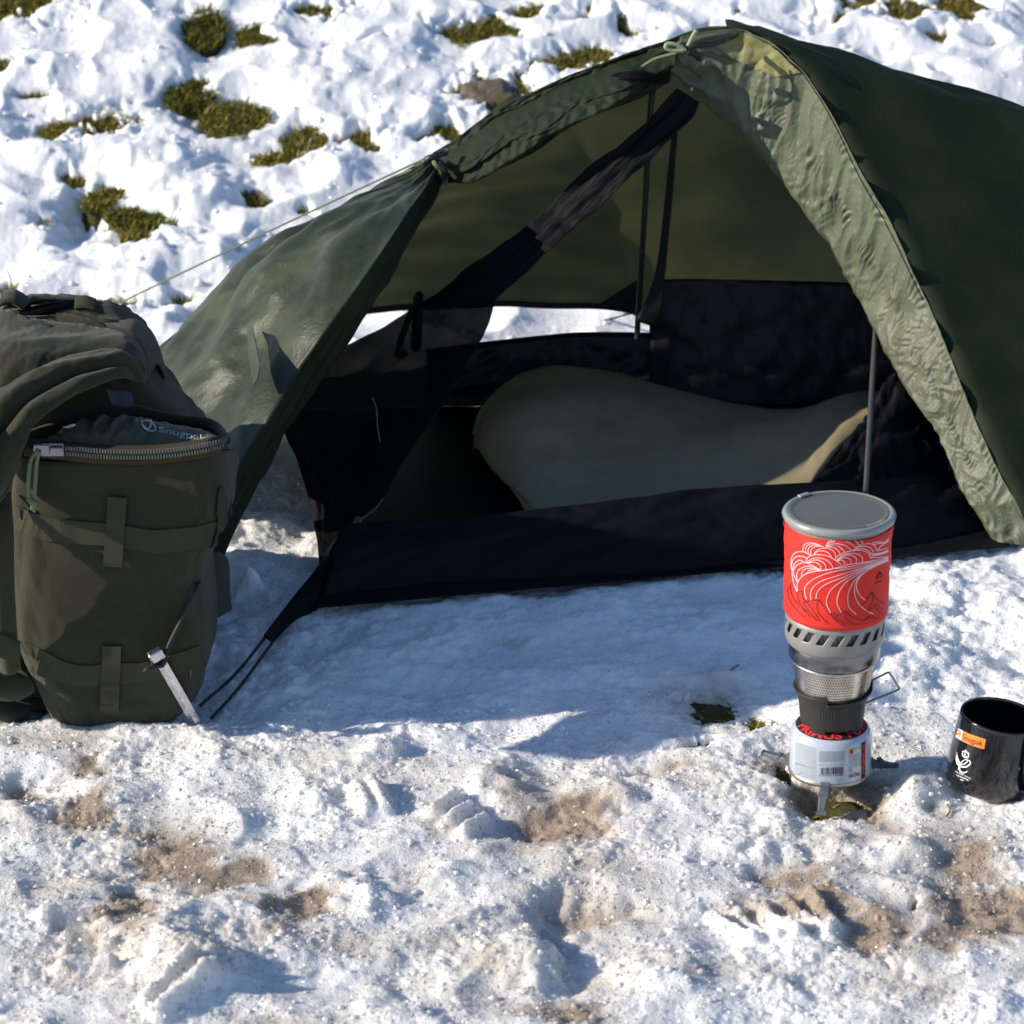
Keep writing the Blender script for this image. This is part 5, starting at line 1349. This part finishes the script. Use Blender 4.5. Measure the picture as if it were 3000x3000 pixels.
ring = obj('heat_exchanger_ring', A.reshape(-1, 3), F, M['anod'], pot, solid=0.0014, off=-1)
L_('fins', [(0.0488, 0.162), (0.0488, 0.186)], M['fin'], pot, seg=160, fn=lambda th, r, z, i: (r + 0.0009 * np.sign(np.sin(th * 40)), z))
L_('pot_wall', [(0.0, 0.160), (0.047, 0.160), (0.0485, 0.186), (0.0525, 0.195), (0.0535, 0.24), (0.0548, 0.2960), (0.0552, 0.2985)], M['anod'], pot, seg=96)
def cz(th, r, z, i):
    a = th
    w = 0.0007 * noise2(np.cos(a) * 3 + i * 0.13, np.sin(a) * 3 + i * 0.1, 5) + 0.0006 * np.sin(a * 9 + i * 0.35 + 2 * np.sin(a * 2)) * math.sin(math.pi * min(1, i / 46))
    return r + w, z
cprof = [(0.0518, 0.1905)] + smoothprof([(0.0536, 0.1900), (0.0548, 0.1930), (0.0550, 0.20), (0.0553, 0.24), (0.0561, 0.275), (0.0566, 0.2915), (0.0562, 0.2928)], 44) + [(0.0548, 0.2925)]
cozy = L_('cozy', cprof, M['cozy'], pot, seg=180, fn=cz)
zsk = Skin(cozy)
def z1(x, y): return (2270 + x / 4.83, 1400 + y / 4.83)
def art(curves, w, mat, name, lift=0.0005):
    o_ = [strip(zsk, [z1(*p) for p in c], w, lift, max(8, len(c) * 6)) for c in curves]
    V, F = join_geo(o_); return obj(name, V, F, mat, pot, smooth=False)
white = [
 [(320, 1610), (270, 1480), (250, 1340), (235, 1200), (255, 1100), (310, 1050), (380, 1040), (440, 1055), (510, 1095)],
 [(255, 1310), (245, 1220), (275, 1140), (340, 1105), (410, 1115), (465, 1140)],
 [(270, 1330), (268, 1260), (300, 1195), (360, 1165), (430, 1195), (445, 1200)],
 [(325, 1480), (280, 1380), (270, 1320), (300, 1250), (370, 1205), (450, 1200), (540, 1240), (650, 1300)],
 [(325, 1475), (315, 1380), (335, 1310), (400, 1265), (480, 1245), (560, 1265), (640, 1302)],
 [(385, 1385), (385, 1340), (420, 1295), (490, 1275), (570, 1285), (635, 1305)],
 [(460, 1350), (480, 1315), (530, 1300), (640, 1306)],
 [(405, 1045), (405, 985), (440, 930), (520, 915), (600, 935), (680, 970)],
 [(440, 1050), (440, 990), (480, 945), (550, 930), (640, 955), (690, 970)],
 [(478, 1070), (475, 1010), (510, 965), (580, 950), (690, 975)],
 [(515, 1085), (510, 1040), (540, 990), (610, 965), (700, 975)],
 [(720, 960), (770, 890), (860, 845), (980, 820), (1100, 825), (1190, 860), (1230, 900), (1250, 940)],
 [(720, 965), (790, 895), (880, 855), (1000, 845), (1100, 870), (1160, 910), (1190, 950)],
 [(720, 970), (800, 915), (900, 885), (1000, 895), (1090, 940), (1130, 980)],
 [(725, 972), (820, 935), (900, 930), (1000, 960), (1060, 1000), (1100, 1030)],
 [(725, 975), (820, 955), (900, 965), (960, 1010), (995, 1055)],
 [(730, 975), (800, 975), (870, 1000), (910, 1045), (925, 1090)],
 [(550, 1090), (590, 1030), (650, 1000), (730, 990), (800, 1010), (850, 1060), (865, 1115)],
 [(550, 1090), (610, 1040), (680, 1030), (750, 1055), (790, 1095), (800, 1125)],
 [(450, 1195), (460, 1140), (510, 1100), (590, 1085), (690, 1090), (780, 1115), (860, 1165), (940, 1225)],
 [(460, 1195), (520, 1145), (600, 1130), (690, 1145), (770, 1190), (810, 1240), (820, 1285)],
 [(470, 1200), (540, 1165), (610, 1160), (680, 1190), (720, 1240), (725, 1300)],
 [(480, 1200), (550, 1190), (610, 1205), (650, 1250), (655, 1295)],
 [(840, 1155), (900, 1095), (980, 1055), (1080, 1030), (1190, 1020), (1270, 1035), (1320, 1065), (1340, 1120)],
 [(870, 1170), (930, 1110), (1020, 1070), (1120, 1065), (1200, 1090), (1240, 1140), (1230, 1195)],
 [(875, 1175), (950, 1115), (1030, 1085), (1110, 1100), (1155, 1150), (1145, 1205)],
 [(880, 1180), (960, 1130), (1030, 1130), (1075, 1165), (1075, 1215)],
 [(885, 1182), (930, 1160), (975, 1175), (990, 1220)],
 [(1100, 1030), (1180, 960), (1280, 930), (1370, 935), (1415, 975), (1440, 1025)],
 [(1110, 1030), (1190, 975), (1280, 965), (1350, 990), (1395, 1050)],
 [(1120, 1030), (1200, 1000), (1270, 1005), (1320, 1030), (1345, 1060)],
 [(1370, 935), (1400, 910), (1460, 905), (1530, 910), (1580, 885), (1605, 850)],
 [(1400, 945), (1450, 925), (1520, 925), (1575, 900), (1605, 870)],
 [(1440, 1025), (1500, 960), (1560, 925), (1605, 890)], [(1440, 1025), (1510, 1015), (1570, 1000), (1600, 985)],
 [(1330, 1060), (1430, 1070), (1530, 1050), (1600, 1020)], [(1335, 1085), (1430, 1080), (1530, 1060), (1600, 1030)], [(1340, 1130), (1420, 1095), (1520, 1075), (1600, 1040)], [(1340, 1130), (1450, 1125), (1540, 1120), (1600, 1110)],
 [(325, 1475), (380, 1400), (470, 1345), (640, 1310), (820, 1285), (1000, 1265), (1200, 1220), (1420, 1170), (1600, 1120)],
 [(320, 1610), (330, 1470), (420, 1370), (560, 1325), (800, 1290), (1040, 1225), (1230, 1195), (1600, 1135)],
 [(450, 1715), (425, 1620), (440, 1530), (520, 1450), (680, 1370), (900, 1310), (1150, 1265), (1400, 1200), (1600, 1145)],
 [(515, 1730), (510, 1620), (560, 1530), (680, 1450), (860, 1390), (1080, 1320), (1300, 1250), (1600, 1150)],
 [(585, 1710), (600, 1620), (680, 1530), (820, 1460), (1000, 1390), (1200, 1300), (1430, 1210), (1600, 1160)],
 [(790, 1910), (735, 1790), (740, 1690), (790, 1590), (900, 1490), (1050, 1400), (1250, 1300), (1450, 1215), (1600, 1165)],
 [(940, 1910), (885, 1790), (885, 1690), (930, 1570), (1020, 1460), (1150, 1380), (1320, 1280), (1600, 1170)],
 [(1150, 1932), (1050, 1830), (1030, 1700), (1050, 1590), (1120, 1460), (1230, 1360), (1400, 1250), (1600, 1172)],
 [(1390, 1925), (1240, 1840), (1150, 1720), (1125, 1600), (1150, 1470), (1220, 1370), (1380, 1265), (1560, 1190)],
 [(1280, 1730), (1200, 1660), (1155, 1560), (1170, 1450), (1250, 1350), (1420, 1240), (1580, 1180)]]
art(white, 2.1, M['ink_white'], 'cloud_print')
def b2(p): return ((p[0] / 4.493 + 2250 - 2270) * 4.83, (p[1] / 4.493 + 1780 - 1400) * 4.83)
black = [
 [(1280, 1740), (1330, 1680), (1375, 1605)], [(1210, 1810), (1300, 1720), (1375, 1610), (1420, 1690), (1490, 1750), (1540, 1790)], [(1375, 1620), (1385, 1700), (1360, 1790), (1300, 1880)],
 [(1330, 1890), (1420, 1790), (1440, 1775), (1490, 1840), (1550, 1860)], [(1420, 1790), (1430, 1850), (1480, 1900), (1530, 1920)],
 [(400, 1760), (500, 1735), (620, 1720)], [(620, 1720), (690, 1810), (760, 1910), (830, 1960), (900, 2010), (990, 2060)], [(620, 1720), (595, 1800), (610, 1890), (680, 1990), (760, 2060)],
 [(250, 1470), (185, 1590)], [(310, 1620), (390, 1590)], [(385, 1600), (400, 1690), (480, 1790), (560, 1900), (640, 2030)], [(400, 1760), (450, 1840), (520, 1930), (600, 2020)],
 [(180, 1590), (210, 1720), (300, 1850), (420, 1970)], [(320, 1620), (340, 1740), (400, 1830), (500, 1960)], [(230, 1530), (240, 1640), (330, 1790), (440, 1900)]]
black2 = [[(830, 85), (870, 65), (900, 85), (930, 105), (1010, 45), (1080, 100), (1180, 150), (1260, 165), (1340, 110), (1400, 130), (1440, 150)],
          [(830, 85), (860, 140), (950, 210), (1010, 255)], [(1010, 50), (1020, 130), (1080, 190), (1170, 240)], [(870, 70), (880, 110), (870, 130), (930, 105)], [(1280, 165), (1330, 125), (1370, 150)]]
art(black + [[b2(p) for p in c] for c in black2], 1.7, M['ink_black'], 'mountain_print', 0.0007)
tri = [[(1425, 1430), (1478, 1320), (1535, 1385)]]
V, F = quadpatch(zsk, [z1(1477, 1318), z1(1482, 1318), z1(1536, 1386), z1(1424, 1436)], 0.0006, 8, 8); obj('emblem', V, F, M['ink_black'], pot, smooth=False)
V, F = text_on(zsk, 'MSR', lambda a, b: z1(1412 + 100 * a, 1506 - 46 * a - 26 * b), 0.0006, 0.02); obj('lettering', V, F, M['ink_black'], pot, smooth=False)
V, F = strip(zsk, [z1(1452, 1412), z1(1480, 1372), z1(1512, 1388)], 3.0, 0.0010, 10); obj('emblem_line', V, F, M['cozy'], pot, smooth=False)
# stitched seams
st_ = []
for zq in (0.2885, 0.1955):
    rr_ = float(np.interp(zq, [q[1] for q in cprof[1:-1]], [q[0] for q in cprof[1:-1]])) + 0.0009
    for i in range(150):
        a = 2 * math.pi * i / 150
        st_.append(box_geo(pt(a, rr_, zq), np.array((-math.sin(a), math.cos(a), 0)) * 0.0007, np.array((math.cos(a), math.sin(a), 0)) * 0.0002, (0, 0, 0.00022)))
V, F = join_geo(st_); s_ = obj('stitching', V, F, M['ink_white'], pot, smooth=False); s_['kind'] = 'stuff'
s_.data.materials[0] = simple('pale_red_thread', (0.75, 0.12, 0.10), 0.7, bump=0)
# lid
lid = L_('lid', [(0.0530, 0.3035)] + smoothprof([(0.0512, 0.3042), (0.0498, 0.3036), (0.047, 0.3028), (0.03, 0.3032), (0.010, 0.3038), (0.0, 0.3040)], 24), M['lid'], pot, seg=96, solid=0.0014)
L_('lid_rim', smoothprof([(0.0556, 0.2965), (0.0578, 0.2970), (0.0590, 0.2985), (0.0592, 0.3005), (0.0588, 0.3022), (0.0578, 0.3038), (0.0560, 0.3046), (0.0540, 0.3046), (0.0522, 0.3038)], 26), M['lid_rim'], lid, seg=120)
L_('rim_groove', [(0.05935, 0.3002), (0.0597, 0.3008), (0.05935, 0.3014)], M['lid_rim'], lid, seg=120)
L_('pot_interior', [(0.0, 0.270), (0.0525, 0.270), (0.0535, 0.2985)], M['fin'], pot, seg=64)
sl2 = []
for i in range(14):                                         # strainer slits in the rim
    a = R(300 + 2.3 * i)
    sl2.append(box_geo(pt(a, 0.0508, 0.30475), np.array((-math.sin(a), math.cos(a), 0)) * 0.0004, np.array((math.cos(a), math.sin(a), -0.1)) * 0.0020, (0, 0, 0.0004)))
V, F = join_geo(sl2); q_ = obj('strainer_slits', V, F, M['can_rim'], lid, smooth=False); q_['kind'] = 'stuff'
a = R(128); V, F = box_geo(pt(a, 0.0535, 0.3052), np.array((-math.sin(a), math.cos(a), 0)) * 0.007, np.array((math.cos(a), math.sin(a), 0)) * 0.003, (0, 0, 0.0012)); o_ = obj('lid_tab', V, F, M['lid_rim'], lid, smooth=False)
b_ = o_.modifiers.new('bev', 'BEVEL'); b_.width = 0.001; b_.segments = 2

# ---------------------------------------------------------------- mug
MB0 = Gz(2893, 2303, 0.003)
mug = thing('mug', MB0, 'glossy black mug with orange label tilting on the snow beside the stove', 'mug')
MT = R(7.0)
def mlean(A): return rot_y(A, MT, MB0)
prof = smoothprof([(0.0, 0.0005), (0.034, 0.0), (0.0415, 0.003), (0.0455, 0.0105), (0.0472, 0.022), (0.0472, 0.038), (0.0462, 0.058), (0.0452, 0.072), (0.0446, 0.081), (0.0444, 0.0845)], 44)
lip = smoothprof([(0.0444, 0.0845), (0.0438, 0.0855), (0.0428, 0.0856), (0.0420, 0.0845)], 8)[1:]
inn = smoothprof([(0.0420, 0.0845), (0.0424, 0.065), (0.0440, 0.04), (0.0435, 0.02), (0.038, 0.010), (0.0, 0.008)], 24)[1:]
mb = lathe('mug_body', prof + lip + inn, MB0, M['mug'], mug, seg=120, post=mlean)
msk = Skin(mb)
ha = R(-48)
hd = np.array((math.cos(ha), math.sin(ha), 0))
HP = [(0.0445, 0.072), (0.056, 0.075), (0.068, 0.072), (0.0745, 0.062), (0.0755, 0.050), (0.0715, 0.034), (0.062, 0.022), (0.0465, 0.018)]
P = resamp(np.array([mlean(MB0 + hd * r + np.array((0, 0, z))) for r, z in HP]), 40)
sdv = mlean(MB0 + np.array((-hd[1], hd[0], 0))) - MB0
T = np.gradient(P, axis=0); T /= np.linalg.norm(T, axis=1, keepdims=True)
V = []
for i in range(40):
    nn = np.cross(T[i], sdv)
    for kx in range(12):
        a = 2 * math.pi * kx / 12; V.append(P[i] + sdv * 0.0078 * math.cos(a) + nn * 0.0042 * math.sin(a))
obj('handle', np.array(V), gfaces(40, 12, False, True), M['mug'], mug)
def z4(x, y): return (2750 + x / 5.52, 2020 + y / 5.52)
def mpatch(q, mat, name, lift=0.0003, n1=10, n2=6):
    V, F = quadpatch(msk, [z4(*p) for p in q], lift, n1, n2); return obj(name, V, F, mat, mug, smooth=True)
mpatch([(302, 618), (395, 668), (360, 820), (268, 762)], M['ink_true_white'], 'white_label')
V, F = [], []
# orange label follows the curve of the body
top_ = resamp(np.array([z4(*p) for p in ((393, 667), (500, 716), (620, 758), (766, 805))]), 16); bot_ = resamp(np.array([z4(*p) for p in ((360, 822), (480, 880), (600, 926), (735, 965))]), 16)
A = np.array([[msk.at(*(top_[i] * (1 - q) + bot_[i] * q), 0.0003)[0] for q in np.linspace(0, 1, 6)] for i in range(16)])
gobj('orange_label', A, M['ink_orange'], mug)
def lab(a, b):
    i = a * 15 * 0.84 + 0.9; i0 = int(min(14, i)); f_ = i - i0
    t_, b_ = top_[i0] * (1 - f_) + top_[i0 + 1] * f_, bot_[i0] * (1 - f_) + bot_[i0 + 1] * f_
    q = 0.22 + 0.72 * (1 - b)
    return t_ * (1 - q) + b_ * q
V, F = text_on(msk, 'Snugpak', lab, 0.0006, 0.0); obj('lettering', V, F, M['ink_black'], mug, smooth=False)
def mstrips(cs, w, mat, name, lift=0.0005):
    V, F = join_geo([strip(msk, [z4(*p) for p in c], np.array(w_) * 0.72 if not np.isscalar(w_) else w_ * 0.8, lift, max(8, 6 * len(c))) for c, w_ in zip(cs, w)]); return obj(name, V, F, mat, mug, smooth=False)
# arch mark on the white label
mstrips([[(300, 745), (290, 700), (305, 665), (330, 660), (350, 685), (352, 730), (345, 770)], [(318, 740), (312, 715), (325, 700), (336, 715), (338, 745)]], [5.5, 4.0], M['ink_orange'], 'arch_mark')
mstrips([[(300, 772), (318, 768), (328, 778), (345, 792)]], [3.0], M['ink_orange'], 'arch_mark')
# award emblem: winged letter e under a crown, three short lines of print
mstrips([[(355, 1215), (400, 1212), (455, 1180), (470, 1150), (450, 1132), (410, 1145), (365, 1190), (340, 1250), (345, 1300), (380, 1340), (430, 1340), (472, 1318)],
         [(330, 1225), (380, 1250), (440, 1250), (490, 1225), (515, 1190), (505, 1155), (470, 1140)],
         [(300, 1012), (308, 1090), (335, 1160), (365, 1215)], [(288, 1060), (298, 1120), (325, 1180), (345, 1215)], [(282, 1100), (292, 1150), (318, 1200), (335, 1225)], [(288, 1150), (300, 1190), (325, 1225), (345, 1240)]],
        [[2.5, 4, 4, 4, 3, 4, 6, 7, 6, 6, 5, 3], [2, 5, 6, 6, 5, 4, 3], [1, 3.5, 4, 3], [1, 3.2, 3.5, 2], [1, 3.2, 3.2, 2], [1, 2.6, 3, 2]], M['ink_true_white'], 'award_emblem')
mstrips([[(385, 1010), (420, 1000), (470, 1020), (495, 1050)], [(388, 1025), (392, 1070)], [(492, 1055), (476, 1108)], [(398, 1062), (436, 1085), (478, 1096)], [(396, 1078), (436, 1100), (474, 1108)], [(443, 968), (440, 990), (437, 1010)], [(432, 980), (452, 984)], [(420, 1030), (430, 1045), (440, 1055)]],
        [5, 3, 3, 5, 3, 2, 2, 4], M['ink_true_white'], 'crown_emblem')
for body_, q in (("THE QUEEN'S AWARDS", ((276, 1338), (524, 1452))), ('FOR ENTERPRISE', ((296, 1395), (486, 1478))), ('2009', ((352, 1462), (410, 1486)))):
    (xa, ya), (xb, yb) = q
    V, F = text_on(msk, body_, lambda a, b: z4(xa + (xb - xa) * a, ya + (yb - ya) * a - 24 * b), 0.0005, 0.02)
    obj('lettering', V, F, M['ink_true_white'], mug, smooth=False)
